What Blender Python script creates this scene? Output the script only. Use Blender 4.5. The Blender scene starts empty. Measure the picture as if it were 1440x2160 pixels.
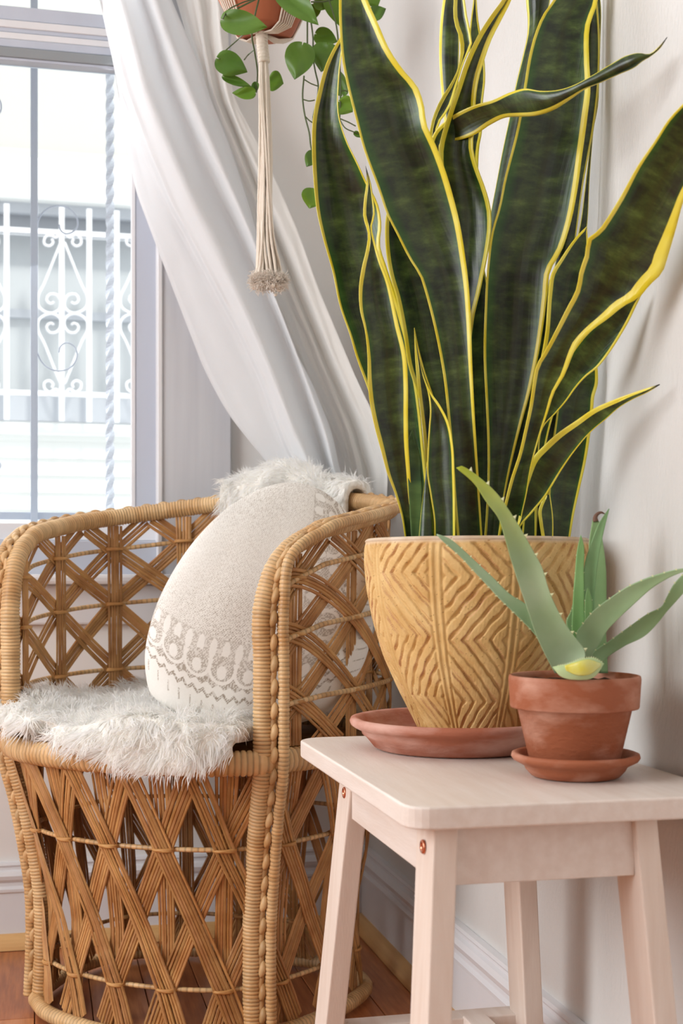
import bpy, bmesh, math, random
import numpy as np
from mathutils import Vector, noise as mnoise
random.seed(7); rng = np.random.default_rng(7)
S = bpy.context.scene; COL = S.collection; PI = math.pi

# ------------------------------------------------------------------ camera
F = 2750.0; HOR = 1220.0; EYE = 0.66; YAW = math.radians(13.0)
FW = np.array([math.sin(YAW), math.cos(YAW), 0.0]); RT = np.array([math.cos(YAW), -math.sin(YAW), 0.0]); UP = np.array([0, 0, 1.0])
cd = bpy.data.cameras.new('camera'); cam = bpy.data.objects.new('camera', cd); COL.objects.link(cam)
cd.sensor_fit = 'VERTICAL'; cd.sensor_height = 36; cd.sensor_width = 24; cd.lens = F / 2160 * 36
cd.shift_y = (HOR - 1080) / 2160; cd.clip_start = 0.05
cam.location = (0, 0, EYE); cam.rotation_euler = (PI / 2, 0, -YAW)
cd.dof.use_dof = True; cd.dof.focus_distance = 1.62; cd.dof.aperture_fstop = 9
S.camera = cam

# ------------------------------------------------------------------ world, lights, exposure
w = bpy.data.worlds.new('world'); S.world = w; w.use_nodes = True
bg = w.node_tree.nodes['Background']; bg.inputs[0].default_value = (0.92, 0.96, 1.0, 1); bg.inputs[1].default_value = 1.4
sd = bpy.data.lights.new('sun', 'SUN'); sun = bpy.data.objects.new('sun', sd); COL.objects.link(sun)
sd.energy = 2.2; sd.angle = 0.12; sd.color = (1, 0.97, 0.9); sun.rotation_euler = (math.radians(38), 0, math.radians(12))
def area(name, loc, aim, sx, sy, power, col):
    d = bpy.data.lights.new(name, 'AREA'); d.shape = 'RECTANGLE'; d.size = sx; d.size_y = sy; d.energy = power; d.color = col
    o = bpy.data.objects.new(name, d); COL.objects.link(o); o.location = loc
    o.rotation_euler = (Vector(aim) - Vector(loc)).to_track_quat('-Z', 'Y').to_euler(); return o
area('side_window_daylight', (-2.3, 0.75, 1.55), (0.5, 1.2, 0.75), 1.5, 1.7, 54, (0.97, 0.985, 1.0))
area('room_fill_light', (-0.9, -2.9, 1.7), (0.2, 1.5, 0.8), 1.8, 1.6, 6, (0.97, 0.98, 1.0))  # added front fill behind the camera; the wall there has no window
area('street_window_daylight', (-0.35, 2.52, 1.35), (-0.1, 1.5, 0.6), 0.9, 1.3, 8, (0.95, 0.97, 1.0))
vs = S.view_settings; vs.view_transform = 'Standard'; vs.look = 'None'; vs.gamma = 1; vs.use_curve_mapping = False; vs.exposure = 0.2

# ------------------------------------------------------------------ helpers
def at(px, py, Z):
    return FW * Z + RT * ((px - 720) / F * Z) + UP * (EYE + (HOR - py) / F * Z) if False else np.array([0, 0, EYE]) + Z * (FW + RT * ((px - 720) / F) + UP * ((HOR - py) / F))
def atY(px, py, Y):
    return at(px, py, Y / (FW[1] + RT[1] * (px - 720) / F))
def atX(px, py, X):
    return at(px, py, X / (FW[0] + RT[0] * (px - 720) / F))
def c8(r, g, b):
    f = lambda v: ((v / 255 + 0.055) / 1.055) ** 2.4 if v > 10 else v / 255 / 12.92
    return (f(r), f(g), f(b), 1)
def link(o, parent=None):
    COL.objects.link(o)
    if parent is not None: o.parent = parent
    return o
def tag(o, label=None, cat=None, group=None, kind=None):
    if label: o['label'] = label
    if cat: o['category'] = cat
    if group: o['group'] = group
    if kind: o['kind'] = kind
    return o
def empty(name, loc=(0, 0, 0), parent=None):
    o = bpy.data.objects.new(name, None); o.empty_display_size = 0.05; link(o, parent); o.location = loc; return o
def mesh(name, V, Fc, mat=None, parent=None, smooth=False, colors=None, uvs=None):
    """V in world coordinates; when the parent sits elsewhere the vertices are shifted to it"""
    V = np.asarray(V, dtype=float)
    if parent is not None:
        p = parent; off = Vector((0, 0, 0))
        while p is not None: off += p.location; p = p.parent
        V = V - np.array(off)
    me = bpy.data.meshes.new(name)
    me.from_pydata(V.tolist(), [], Fc if isinstance(Fc, list) else Fc.tolist())
    if smooth: me.polygons.foreach_set('use_smooth', np.ones(len(me.polygons), bool))
    if colors is not None:
        a = me.color_attributes.new('Col', 'FLOAT_COLOR', 'POINT')
        c = np.ones((len(V), 4)); c[:, :3] = np.asarray(colors)[:, :3]; a.data.foreach_set('color', c.ravel())
    if uvs is not None:
        ul = me.uv_layers.new(name='UVMap'); li = np.zeros(len(me.loops), int); me.loops.foreach_get('vertex_index', li)
        ul.data.foreach_set('uv', np.asarray(uvs)[li].ravel())
    if mat: me.materials.append(mat)
    o = bpy.data.objects.new(name, me); return link(o, parent)
class MB:
    def __init__(s): s.V = []; s.F = []; s.C = []
    def add(s, V, Fc, col=None):
        n = len(s.V); s.V += [tuple(v) for v in V]; s.F += [[i + n for i in f] for f in Fc]
        s.C += ([tuple(col)] * len(V) if col is not None and np.ndim(col) == 1 else (list(map(tuple, col)) if col is not None else [(1, 1, 1)] * len(V)))
    def build(s, name, mat=None, parent=None, smooth=False, cols=False):
        return mesh(name, s.V, s.F, mat, parent, smooth, s.C if cols else None)
def boxVF(x0, x1, y0, y1, z0, z1, b=0.0):
    if b <= 0:
        V = [(x, y, z) for x in (x0, x1) for y in (y0, y1) for z in (z0, z1)]
        return V, [[0, 1, 3, 2], [4, 6, 7, 5], [0, 4, 5, 1], [2, 3, 7, 6], [0, 2, 6, 4], [1, 5, 7, 3]]
    bm = bmesh.new(); bmesh.ops.create_cube(bm, size=1)
    for v in bm.verts: v.co = Vector(((x0 + x1) / 2 + v.co.x * (x1 - x0), (y0 + y1) / 2 + v.co.y * (y1 - y0), (z0 + z1) / 2 + v.co.z * (z1 - z0)))
    bmesh.ops.bevel(bm, geom=bm.edges[:], offset=b, segments=2, affect='EDGES', profile=0.5)
    V = [tuple(v.co) for v in bm.verts]; Fc = [[v.index for v in f.verts] for f in bm.faces]; bm.free(); return V, Fc
def box(name, x0, x1, y0, y1, z0, z1, mat, parent=None, b=0.0):
    V, Fc = boxVF(x0, x1, y0, y1, z0, z1, b); return mesh(name, V, Fc, mat, parent, False)
def hexa(name, pts8, mat, parent=None, b=0.0015):
    """pts8: bottom 4 (ccw) then top 4"""
    bm = bmesh.new(); vs_ = [bm.verts.new(p) for p in pts8]
    for f in ((3, 2, 1, 0), (4, 5, 6, 7), (0, 1, 5, 4), (1, 2, 6, 5), (2, 3, 7, 6), (3, 0, 4, 7)): bm.faces.new([vs_[i] for i in f])
    if b > 0: bmesh.ops.bevel(bm, geom=bm.edges[:], offset=b, segments=2, affect='EDGES', profile=0.5)
    bm.verts.index_update()
    V = [tuple(v.co) for v in bm.verts]; Fc = [[v.index for v in f.verts] for f in bm.faces]; bm.free()
    return mesh(name, V, Fc, mat, parent)
def catmull(P, n):
    P = np.asarray(P, float)
    if len(P) == 2: t = np.linspace(0, 1, n)[:, None]; return P[0] * (1 - t) + P[1] * t
    Q = np.vstack([2 * P[0] - P[1], P, 2 * P[-1] - P[-2]]); out = []
    m = 14
    for i in range(1, len(Q) - 2):
        p0, p1, p2, p3 = Q[i - 1], Q[i], Q[i + 1], Q[i + 2]
        # centripetal-like damping through chord-scaled tangents
        d1 = np.linalg.norm(p2 - p1) + 1e-9; d0 = np.linalg.norm(p1 - p0) + 1e-9; d2 = np.linalg.norm(p3 - p2) + 1e-9
        m1 = ((p1 - p0) / d0 * d1 + (p2 - p1) / d1 * d0) / (d0 + d1) * d1
        m2 = ((p2 - p1) / d1 * d2 + (p3 - p2) / d2 * d1) / (d1 + d2) * d1
        for k in range(m):
            t = k / m; t2 = t * t; t3 = t2 * t
            out.append((2 * t3 - 3 * t2 + 1) * p1 + (t3 - 2 * t2 + t) * m1 + (-2 * t3 + 3 * t2) * p2 + (t3 - t2) * m2)
    out.append(P[-1]); D = np.array(out)
    s = np.concatenate([[0], np.cumsum(np.linalg.norm(np.diff(D, axis=0), axis=1))])
    return np.stack([np.interp(np.linspace(0, s[-1], n), s, D[:, k]) for k in range(D.shape[1])], 1)
def frames(P):
    P = np.asarray(P, float); T = np.gradient(P, axis=0); T /= np.linalg.norm(T, axis=1)[:, None] + 1e-12
    N = np.zeros_like(P); a = np.array([0, 0, 1.0]) if abs(T[0][2]) < 0.8 else np.array([1.0, 0, 0])
    n = a - T[0] * a.dot(T[0]); N[0] = n / np.linalg.norm(n)
    for i in range(1, len(P)):
        n = N[i - 1] - T[i] * N[i - 1].dot(T[i]); N[i] = n / (np.linalg.norm(n) + 1e-12)
    return T, N, np.cross(T, N)
def tubeVF(P, r, sides=8, caps=True, flat=1.0):
    P = np.asarray(P, float); n = len(P); r = np.broadcast_to(np.asarray(r, float), (n,))
    T, N, B = frames(P); a = np.arange(sides) / sides * 2 * PI
    V = (P[:, None] + r[:, None, None] * (np.cos(a)[None, :, None] * N[:, None] + flat * np.sin(a)[None, :, None] * B[:, None])).reshape(-1, 3)
    Fc = [[i * sides + j, i * sides + (j + 1) % sides, (i + 1) * sides + (j + 1) % sides, (i + 1) * sides + j] for i in range(n - 1) for j in range(sides)]
    if caps: Fc += [list(range(sides))[::-1], [(n - 1) * sides + j for j in range(sides)]]
    return V, Fc
def tube(name, P, r, mat, parent=None, sides=8, n=None, smooth=True, flat=1.0):
    if n: P = catmull(P, n)
    V, Fc = tubeVF(P, r, sides, True, flat); return mesh(name, V, Fc, mat, parent, smooth)
def lathe(name, prof, cx, cy, mat, parent=None, seg=96, smooth=True, disp=None):
    prof = np.asarray(prof, float); n = len(prof); a = np.arange(seg) / seg * 2 * PI
    R = np.repeat(prof[:, 0][:, None], seg, 1); Zz = np.repeat(prof[:, 1][:, None], seg, 1)
    if disp is not None: R = R + disp(a[None, :], Zz)
    V = np.stack([cx + R * np.cos(a)[None], cy + R * np.sin(a)[None], Zz], 2).reshape(-1, 3)
    i, j = np.meshgrid(np.arange(n - 1), np.arange(seg), indexing='ij')
    Fc = np.stack([i * seg + j, i * seg + (j + 1) % seg, (i + 1) * seg + (j + 1) % seg, (i + 1) * seg + j], 2).reshape(-1, 4).tolist()
    return mesh(name, V, Fc, mat, parent, smooth)

# ------------------------------------------------------------------ materials
def mat(name, col=(0.8, 0.8, 0.8, 1), rough=0.5, spec=0.5, metal=0.0, var=None, vscale=8, bump=0, bscale=60, stretch=(1, 1, 1), attr=False, transl=0, coat=0, detail=4, rot=(0, 0, 0), lo=0.35, hi=0.65, bdist=0.002):
    m = bpy.data.materials.new(name); m.use_nodes = True; nt = m.node_tree; N = nt.nodes; Lk = nt.links
    p = N['Principled BSDF']; p.inputs['Base Color'].default_value = col; p.inputs['Roughness'].default_value = rough
    p.inputs['Specular IOR Level'].default_value = spec; p.inputs['Metallic'].default_value = metal; p.inputs['Coat Weight'].default_value = coat
    src = None
    tc = N.new('ShaderNodeTexCoord'); mp = N.new('ShaderNodeMapping'); mp.inputs['Scale'].default_value = stretch; mp.inputs['Rotation'].default_value = rot
    Lk.new(tc.outputs['Object'], mp.inputs[0])
    if var is not None:
        nz = N.new('ShaderNodeTexNoise'); nz.inputs['Scale'].default_value = vscale; nz.inputs['Detail'].default_value = detail; Lk.new(mp.outputs[0], nz.inputs[0])
        rp = N.new('ShaderNodeValToRGB'); rp.color_ramp.elements[0].position = lo; rp.color_ramp.elements[1].position = hi
        rp.color_ramp.elements[0].color = col; rp.color_ramp.elements[1].color = var; Lk.new(nz.outputs[0], rp.inputs[0]); src = rp.outputs[0]
    if attr:
        at_ = N.new('ShaderNodeAttribute'); at_.attribute_name = 'Col'
        if src is None: src = at_.outputs['Color']
        else:
            mx = N.new('ShaderNodeMix'); mx.data_type = 'RGBA'; mx.blend_type = 'MULTIPLY'; mx.inputs[0].default_value = 1
            Lk.new(src, mx.inputs[6]); Lk.new(at_.outputs['Color'], mx.inputs[7]); src = mx.outputs[2]
    if src is not None: Lk.new(src, p.inputs['Base Color'])
    if bump:
        n2 = N.new('ShaderNodeTexNoise'); n2.inputs['Scale'].default_value = bscale; n2.inputs['Detail'].default_value = 5; Lk.new(mp.outputs[0], n2.inputs[0])
        b = N.new('ShaderNodeBump'); b.inputs['Strength'].default_value = bump; b.inputs['Distance'].default_value = bdist
        Lk.new(n2.outputs[0], b.inputs['Height']); Lk.new(b.outputs[0], p.inputs['Normal'])
    if transl:
        tr = N.new('ShaderNodeBsdfTranslucent'); mxs = N.new('ShaderNodeMixShader'); mxs.inputs[0].default_value = transl
        if src is not None: Lk.new(src, tr.inputs[0])
        else: tr.inputs[0].default_value = col
        Lk.new(p.outputs[0], mxs.inputs[1]); Lk.new(tr.outputs[0], mxs.inputs[2]); Lk.new(mxs.outputs[0], N['Material Output'].inputs[0])
    return m
M_wallb = mat('wall_paint', c8(232, 230, 227), 0.6, bump=0.15, bscale=30)
M_wallr = mat('gloss_wall_paint', c8(218, 217, 214), 0.38, 0.3)
def wall_bumps(m):
    N = m.node_tree.nodes; Lk = m.node_tree.links; p = N['Principled BSDF']
    tc = N.new('ShaderNodeTexCoord'); mp = N.new('ShaderNodeMapping'); mp.inputs['Scale'].default_value = (1, 1, 0.45); Lk.new(tc.outputs['Object'], mp.inputs[0])
    a = N.new('ShaderNodeTexNoise'); a.inputs['Scale'].default_value = 5.5; a.inputs['Detail'].default_value = 1; Lk.new(mp.outputs[0], a.inputs[0])
    b = N.new('ShaderNodeTexNoise'); b.inputs['Scale'].default_value = 260; b.inputs['Detail'].default_value = 2; Lk.new(mp.outputs[0], b.inputs[0])
    b1 = N.new('ShaderNodeBump'); b1.inputs['Strength'].default_value = 1; b1.inputs['Distance'].default_value = 0.03; Lk.new(a.outputs[0], b1.inputs['Height'])
    b2 = N.new('ShaderNodeBump'); b2.inputs['Strength'].default_value = 0.5; b2.inputs['Distance'].default_value = 0.0012; Lk.new(b.outputs[0], b2.inputs['Height'])
    Lk.new(b1.outputs[0], b2.inputs['Normal']); Lk.new(b2.outputs[0], p.inputs['Normal'])
wall_bumps(M_wallr)
M_trim = mat('white_trim_paint', c8(228, 228, 231), 0.4, var=c8(222, 222, 224), vscale=5, bump=0.1, bscale=20)
M_frame = mat('grey_white_window_paint', c8(192, 198, 210), 0.4, var=c8(184, 190, 203), vscale=9, stretch=(1, 1, 0.2))
M_case = mat('casing_paint', c8(204, 206, 211), 0.4, var=c8(196, 198, 204), vscale=12, stretch=(4, 4, 0.2))
M_alum = mat('grey_rail', c8(150, 156, 160), 0.35, metal=0.3)
M_toe = mat('honey_wood_toe_strip', c8(222, 178, 120), 0.45, var=c8(205, 158, 98), vscale=12, stretch=(0.3, 0.3, 3))
M_plank = [mat('floor_wood', c8(*c), 0.32, 0.5, var=c8(*d), vscale=14, stretch=(9, 0.8, 1), bump=0.2, bscale=40, detail=8) for c, d in
           (((172, 104, 62), (200, 130, 82)), ((160, 94, 58), (190, 120, 76)), ((180, 112, 68), (205, 138, 90)), ((148, 88, 58), (180, 112, 70)))]
M_gap = mat('dark_floor_gap', c8(60, 34, 22), 0.8)
M_ceil = mat('ceiling_paint', c8(236, 234, 230), 0.8)
M_glass = bpy.data.materials.new('window_glass'); M_glass.use_nodes = True
def _glass():
    N = M_glass.node_tree.nodes; Lk = M_glass.node_tree.links; N.clear()
    o = N.new('ShaderNodeOutputMaterial'); t = N.new('ShaderNodeBsdfTransparent'); g = N.new('ShaderNodeBsdfGlossy'); g.inputs['Roughness'].default_value = 0.03
    t.inputs[0].default_value = (0.97, 0.98, 0.98, 1)
    fr = N.new('ShaderNodeFresnel'); fr.inputs[0].default_value = 1.45; mx = N.new('ShaderNodeMixShader')
    Lk.new(fr.outputs[0], mx.inputs[0]); Lk.new(t.outputs[0], mx.inputs[1]); Lk.new(g.outputs[0], mx.inputs[2]); Lk.new(mx.outputs[0], o.inputs[0])
_glass()
M_curt = mat('white_linen', c8(249, 250, 251), 0.9, 0.1, transl=0.5, bump=0.35, bscale=420, stretch=(1, 1, 0.35), bdist=0.0006)
M_curt2 = mat('ivory_linen', c8(246, 245, 242), 0.9, 0.1, transl=0.42, bump=0.35, bscale=420, stretch=(1, 1, 0.35), bdist=0.0006)
M_stool = mat('pale_washed_birch', c8(230, 219, 210), 0.42, 0.4, var=c8(222, 208, 197), vscale=7, stretch=(12, 1.2, 12), bump=0.12, bscale=50, detail=7)
M_stoolv = mat('pale_washed_birch_upright', c8(230, 216, 204), 0.42, 0.4, var=c8(222, 205, 191), vscale=7, stretch=(12, 12, 1.0), bump=0.1, bscale=50, detail=7)
M_copper = mat('copper_screw', c8(214, 140, 110), 0.25, metal=1.0)
M_hole = mat('dark_recess', c8(50, 25, 20), 0.7)
M_terra = mat('terracotta', c8(170, 104, 80), 0.78, 0.2, var=c8(214, 172, 158), vscale=13, bump=0.35, bscale=120, stretch=(1, 1, 2.6), detail=9, lo=0.42, hi=0.72)
M_terra2 = mat('orange_terracotta', c8(158, 92, 62), 0.66, 0.3, var=c8(206, 158, 136), vscale=17, bump=0.35, bscale=140, stretch=(1, 1, 2.0), detail=9, lo=0.46, hi=0.78)
M_terra3 = mat('hanging_terracotta', c8(176, 104, 72), 0.6, 0.3, var=c8(160, 90, 60), vscale=10, bump=0.1, bscale=90)
M_soil = mat('dark_soil', c8(48, 34, 26), 0.95, 0.1, var=c8(84, 62, 48), vscale=120, bump=1.0, bscale=160)
M_cord = mat('cotton_cord', c8(226, 215, 200), 0.9, 0.1, bump=0.5, bscale=300, stretch=(1, 1, 0.3))
M_fluff = mat('frayed_cotton', c8(232, 224, 214), 0.95, 0.05, transl=0.3)
M_fur = mat('white_wool', c8(253, 251, 247), 0.9, 0.0, transl=0.5, attr=True)
M_hide = mat('sheepskin_base', c8(248, 244, 236), 0.95, 0.05, bump=0.8, bscale=60, bdist=0.01)
M_rattan = mat('rattan_splint', c8(200, 154, 100), 0.5, 0.35, var=c8(170, 120, 70), vscale=26, attr=True, bump=0.3, bscale=160, detail=6)
M_wrap = mat('rattan_wrap', c8(222, 188, 140), 0.42, 0.4, var=c8(200, 156, 104), vscale=22, attr=True, detail=6)
M_rod = mat('rattan_rod', c8(206, 158, 98), 0.5, 0.35, var=c8(184, 130, 74), vscale=30, attr=False)
M_bsid = mat('white_siding', c8(238, 239, 236), 0.7)
M_bcream = mat('cream_stucco', c8(206, 206, 200), 0.8)
M_bgrey = mat('grey_window_shade', c8(196, 200, 202), 0.6)
M_bsill = mat('pale_sill', c8(190, 194, 200), 0.7)
M_bhead = mat('grey_header', c8(150, 154, 160), 0.6)
M_grille = mat('white_iron', c8(248, 248, 250), 0.5)
M_bar = mat('grey_blue_iron', c8(196, 203, 216), 0.4)
M_twist = mat('twisted_white_iron', c8(226, 230, 238), 0.4)

# snake plant leaf: colour attribute Col = (margin mask, across 0..1, along metres*2)
def leaf_mat():
    m = bpy.data.materials.new('snake_leaf'); m.use_nodes = True; nt = m.node_tree; N = nt.nodes; Lk = nt.links; p = N['Principled BSDF']
    at_ = N.new('ShaderNodeAttribute'); at_.attribute_name = 'Col'; sp = N.new('ShaderNodeSeparateColor'); Lk.new(at_.outputs['Color'], sp.inputs[0])
    uv = N.new('ShaderNodeUVMap'); uv.uv_map = 'UVMap'
    mp = N.new('ShaderNodeMapping'); mp.inputs['Scale'].default_value = (15, 32, 1); Lk.new(uv.outputs[0], mp.inputs[0])
    nz = N.new('ShaderNodeTexNoise'); nz.inputs['Scale'].default_value = 1.3; nz.inputs['Detail'].default_value = 6; nz.inputs['Roughness'].default_value = 0.65; nz.inputs['Distortion'].default_value = 0.15; Lk.new(mp.outputs[0], nz.inputs[0])
    rp = N.new('ShaderNodeValToRGB'); e = rp.color_ramp.elements; e[0].position = 0.34; e[0].color = c8(20, 30, 18); e[1].position = 0.70; e[1].color = c8(92, 114, 54)
    e.new(0.46).color = c8(38, 53, 26); e.new(0.57).color = c8(62, 80, 36); Lk.new(nz.outputs[0], rp.inputs[0])
    # light coming through the leaf, painted as brighter green beside the margins
    ed = N.new('ShaderNodeMath'); ed.operation = 'SUBTRACT'; ed.inputs[1].default_value = 0.5; Lk.new(sp.outputs[1], ed.inputs[0])
    ab = N.new('ShaderNodeMath'); ab.operation = 'ABSOLUTE'; Lk.new(ed.outputs[0], ab.inputs[0])
    mr = N.new('ShaderNodeMapRange'); mr.inputs[1].default_value = 0.32; mr.inputs[2].default_value = 0.5; mr.inputs[3].default_value = 0; mr.inputs[4].default_value = 0.75; Lk.new(ab.outputs[0], mr.inputs[0])
    mg = N.new('ShaderNodeMix'); mg.data_type = 'RGBA'; Lk.new(mr.outputs[0], mg.inputs[0]); Lk.new(rp.outputs[0], mg.inputs[6]); mg.inputs[7].default_value = c8(44, 112, 18)
    # olive midrib tone
    mc = N.new('ShaderNodeMapRange'); mc.inputs[1].default_value = 0.0; mc.inputs[2].default_value = 0.09; mc.inputs[3].default_value = 0.35; mc.inputs[4].default_value = 0; Lk.new(ab.outputs[0], mc.inputs[0])
    mo = N.new('ShaderNodeMix'); mo.data_type = 'RGBA'; Lk.new(mc.outputs[0], mo.inputs[0]); Lk.new(mg.outputs[2], mo.inputs[6]); mo.inputs[7].default_value = c8(58, 58, 28)
    yn = N.new('ShaderNodeTexNoise'); yn.inputs['Scale'].default_value = 25; Lk.new(uv.outputs[0], yn.inputs[0])
    yr = N.new('ShaderNodeValToRGB'); yr.color_ramp.elements[0].position = 0.35; yr.color_ramp.elements[0].color = c8(236, 218, 44); yr.color_ramp.elements[1].position = 0.7; yr.color_ramp.elements[1].color = c8(245, 236, 108); Lk.new(yn.outputs[0], yr.inputs[0])
    my = N.new('ShaderNodeMix'); my.data_type = 'RGBA'; Lk.new(sp.outputs[0], my.inputs[0]); Lk.new(mo.outputs[2], my.inputs[6]); Lk.new(yr.outputs[0], my.inputs[7])
    # dark dried tip
    tp = N.new('ShaderNodeMapRange'); tp.inputs[1].default_value = 0.955; tp.inputs[2].default_value = 0.985; Lk.new(sp.outputs[2], tp.inputs[0])
    mt = N.new('ShaderNodeMix'); mt.data_type = 'RGBA'; Lk.new(tp.outputs[0], mt.inputs[0]); Lk.new(my.outputs[2], mt.inputs[6]); mt.inputs[7].default_value = c8(34, 32, 22)
    Lk.new(mt.outputs[2], p.inputs['Base Color'])
    p.inputs['Roughness'].default_value = 0.31; p.inputs['Specular IOR Level'].default_value = 0.52; p.inputs['Coat Weight'].default_value = 0.05; p.inputs['Coat Roughness'].default_value = 0.25
    mb = N.new('ShaderNodeMapping'); mb.inputs['Scale'].default_value = (260, 10, 1); Lk.new(uv.outputs[0], mb.inputs[0])
    nb = N.new('ShaderNodeTexNoise'); nb.inputs['Scale'].default_value = 1; nb.inputs['Detail'].default_value = 2; Lk.new(mb.outputs[0], nb.inputs[0])
    b = N.new('ShaderNodeBump'); b.inputs['Strength'].default_value = 0.35; b.inputs['Distance'].default_value = 0.0008; Lk.new(nb.outputs[0], b.inputs['Height']); Lk.new(b.outputs[0], p.inputs['Normal'])
    tr = N.new('ShaderNodeBsdfTranslucent'); ms = N.new('ShaderNodeMixShader'); ms.inputs[0].default_value = 0.12; Lk.new(mt.outputs[2], tr.inputs[0])
    Lk.new(p.outputs[0], ms.inputs[1]); Lk.new(tr.outputs[0], ms.inputs[2]); Lk.new(ms.outputs[0], N['Material Output'].inputs[0])
    return m
M_leaf = leaf_mat()
M_shoot = mat('young_green_leaf', c8(96, 128, 66), 0.4, 0.4, var=c8(48, 76, 38), vscale=16, stretch=(1, 1, 2.5), transl=0.1)
M_aloe = mat('aloe_green', c8(172, 195, 158), 0.45, 0.4, var=c8(146, 174, 130), vscale=14, attr=True, bump=0.08, bscale=50, transl=0.08)
M_tooth = mat('aloe_tooth', c8(222, 226, 176), 0.5)
M_gel = mat('cut_aloe_gel', c8(214, 204, 70), 0.25, 0.6, var=c8(206, 214, 140), vscale=45)
M_dry = mat('dried_tip', c8(112, 82, 66), 0.8)
M_poth = mat('pothos_leaf', c8(108, 146, 58), 0.38, 0.45, var=c8(84, 124, 44), vscale=14, transl=0.25)
M_poth2 = mat('bright_pothos_leaf', c8(134, 172, 62), 0.4, 0.45, var=c8(110, 150, 50), vscale=14, transl=0.4)
M_stem = mat('pothos_stem', c8(74, 88, 44), 0.5)

# ------------------------------------------------------------------ the room
WY = 2.41; WX = 0.605
floor = box('floor', -2.7, WX + 0.1, -3.2, WY + 0.14, -0.06, -0.012, M_gap); tag(floor, kind='structure')
pw = 0.086; k = 0; planks = []
x = WX - 0.012
while x > -1.5:
    y = WY + 0.01; 
    while y > -0.7:
        ln = random.uniform(0.7, 1.5) if y < WY else random.uniform(0.35, 1.3)
        y0 = max(y - ln, -0.8)
        o = box('floor_plank', x - pw + 0.0014, x, y0 + 0.0012, y, -0.014, random.uniform(-0.0006, 0.0), random.choice(M_plank), floor, b=0.0009)
        y = y0; k += 1
    x -= pw
fl = box('floor_board', -2.7, x, -3.2, WY + 0.01, -0.014, -0.0005, M_plank[0], floor); tag(fl, kind='stuff')
fl = box('floor_board', x, WX, -3.2, -0.8, -0.014, -0.0005, M_plank[0], floor); tag(fl, kind='stuff')
tag(box('ceiling', -2.75, WX + 0.12, -3.3, WY + 0.15, 2.85, 2.95, M_ceil), kind='structure')
# right wall as a finely divided sheet with slow undulation
def wall_right():
    ny, nz = 90, 70; V = []; Y = np.linspace(-3.2, WY, ny); Zz = np.linspace(0, 2.86, nz)
    for yy in Y:
        for zz in Zz: V.append((WX + 0.0028 * mnoise.noise(Vector((yy * 3.2, zz * 2.0, 1.3))) , yy, zz))
    n = len(V); V += [(WX + 0.1, v[1], v[2]) for v in V]
    Fc = [[i * nz + j, i * nz + j + 1, (i + 1) * nz + j + 1, (i + 1) * nz + j] for i in range(ny - 1) for j in range(nz - 1)]
    Fc += [[n + a for a in f[::-1]] for f in Fc]
    o = mesh('wall_right', V, Fc, M_wallr, None, True); tag(o, kind='structure')
wall_right()
# window opening from the photograph
gl = atY(283, 500, 2.47)[0]                     # right side of the glass
cl = atY(341, 500, WY - 0.015)[0]; cr = atY(487, 500, WY - 0.015)[0]
zs = EYE + (HOR - 1137) / F * 2.36              # bottom of the sash
OX0, OX1, OZ0, OZ1 = -0.95, cl, 0.66, 2.35
wb = MB()
for b in ((-2.7, OX0, 0, 2.86), (OX1, WX + 0.1, 0, 2.86), (OX0, OX1, 0, OZ0), (OX0, OX1, OZ1, 2.86)): wb.add(*boxVF(b[0], b[1], WY, WY + 0.14, b[2], b[3]))
tag(wb.build('wall_back', M_wallb), kind='structure')
# left wall with a wide window opening, beyond the frame
wl = MB()
for b in ((-3.2, -0.1, 0, 2.86), (1.6, WY, 0, 2.86), (-0.1, 1.6, 0, 0.6), (-0.1, 1.6, 2.5, 2.86)): wl.add(*boxVF(-2.75, -2.62, b[0], b[1], b[2], b[3]))
tag(wl.build('wall_left', M_wallb), kind='structure')
tag(box('wall_front', -2.75, WX + 0.1, -3.34, -3.2, 0, 2.86, M_wallb), kind='structure')
# baseboards (profiled) with quarter-round toe strips
def profile_run(name, prof, axis, a0, a1, mat_, kind='structure'):
    V = []; n = len(prof)
    for a in (a0, a1):
        for d, z in prof: V.append((a, WY - d, z) if axis == 'x' else (WX - d, a, z))
    Fc = [[i, (i + 1) % n, n + (i + 1) % n, n + i] for i in range(n)] + [list(range(n))[::-1], list(range(n, 2 * n))]
    return tag(mesh(name, V, Fc, mat_), kind=kind)
bp = [(0, 0.001), (0.013, 0.001), (0.013, 0.098), (0.016, 0.101), (0.0165, 0.106), (0.012, 0.111), (0.0115, 0.117), (0.017, 0.123), (0.019, 0.130), (0.015, 0.137), (0.010, 0.140), (0.0095, 0.144), (0.012, 0.148), (0.010, 0.152), (0, 0.153)]
profile_run('baseboard_back', bp, 'x', -2.6, WX - 0.001, M_trim); profile_run('baseboard_right', bp, 'y', -3.2, WY - 0.001, M_trim)
qr = [(0.013, 0.001)] + [(0.013 + 0.019 * math.cos(t), 0.001 + 0.026 * math.sin(t)) for t in np.linspace(0, PI / 2, 7)]
profile_run('trim_1', qr, 'x', -2.6, WX - 0.014, M_toe); profile_run('trim_2', qr, 'y', -3.2, WY - 0.014, M_toe)

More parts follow.
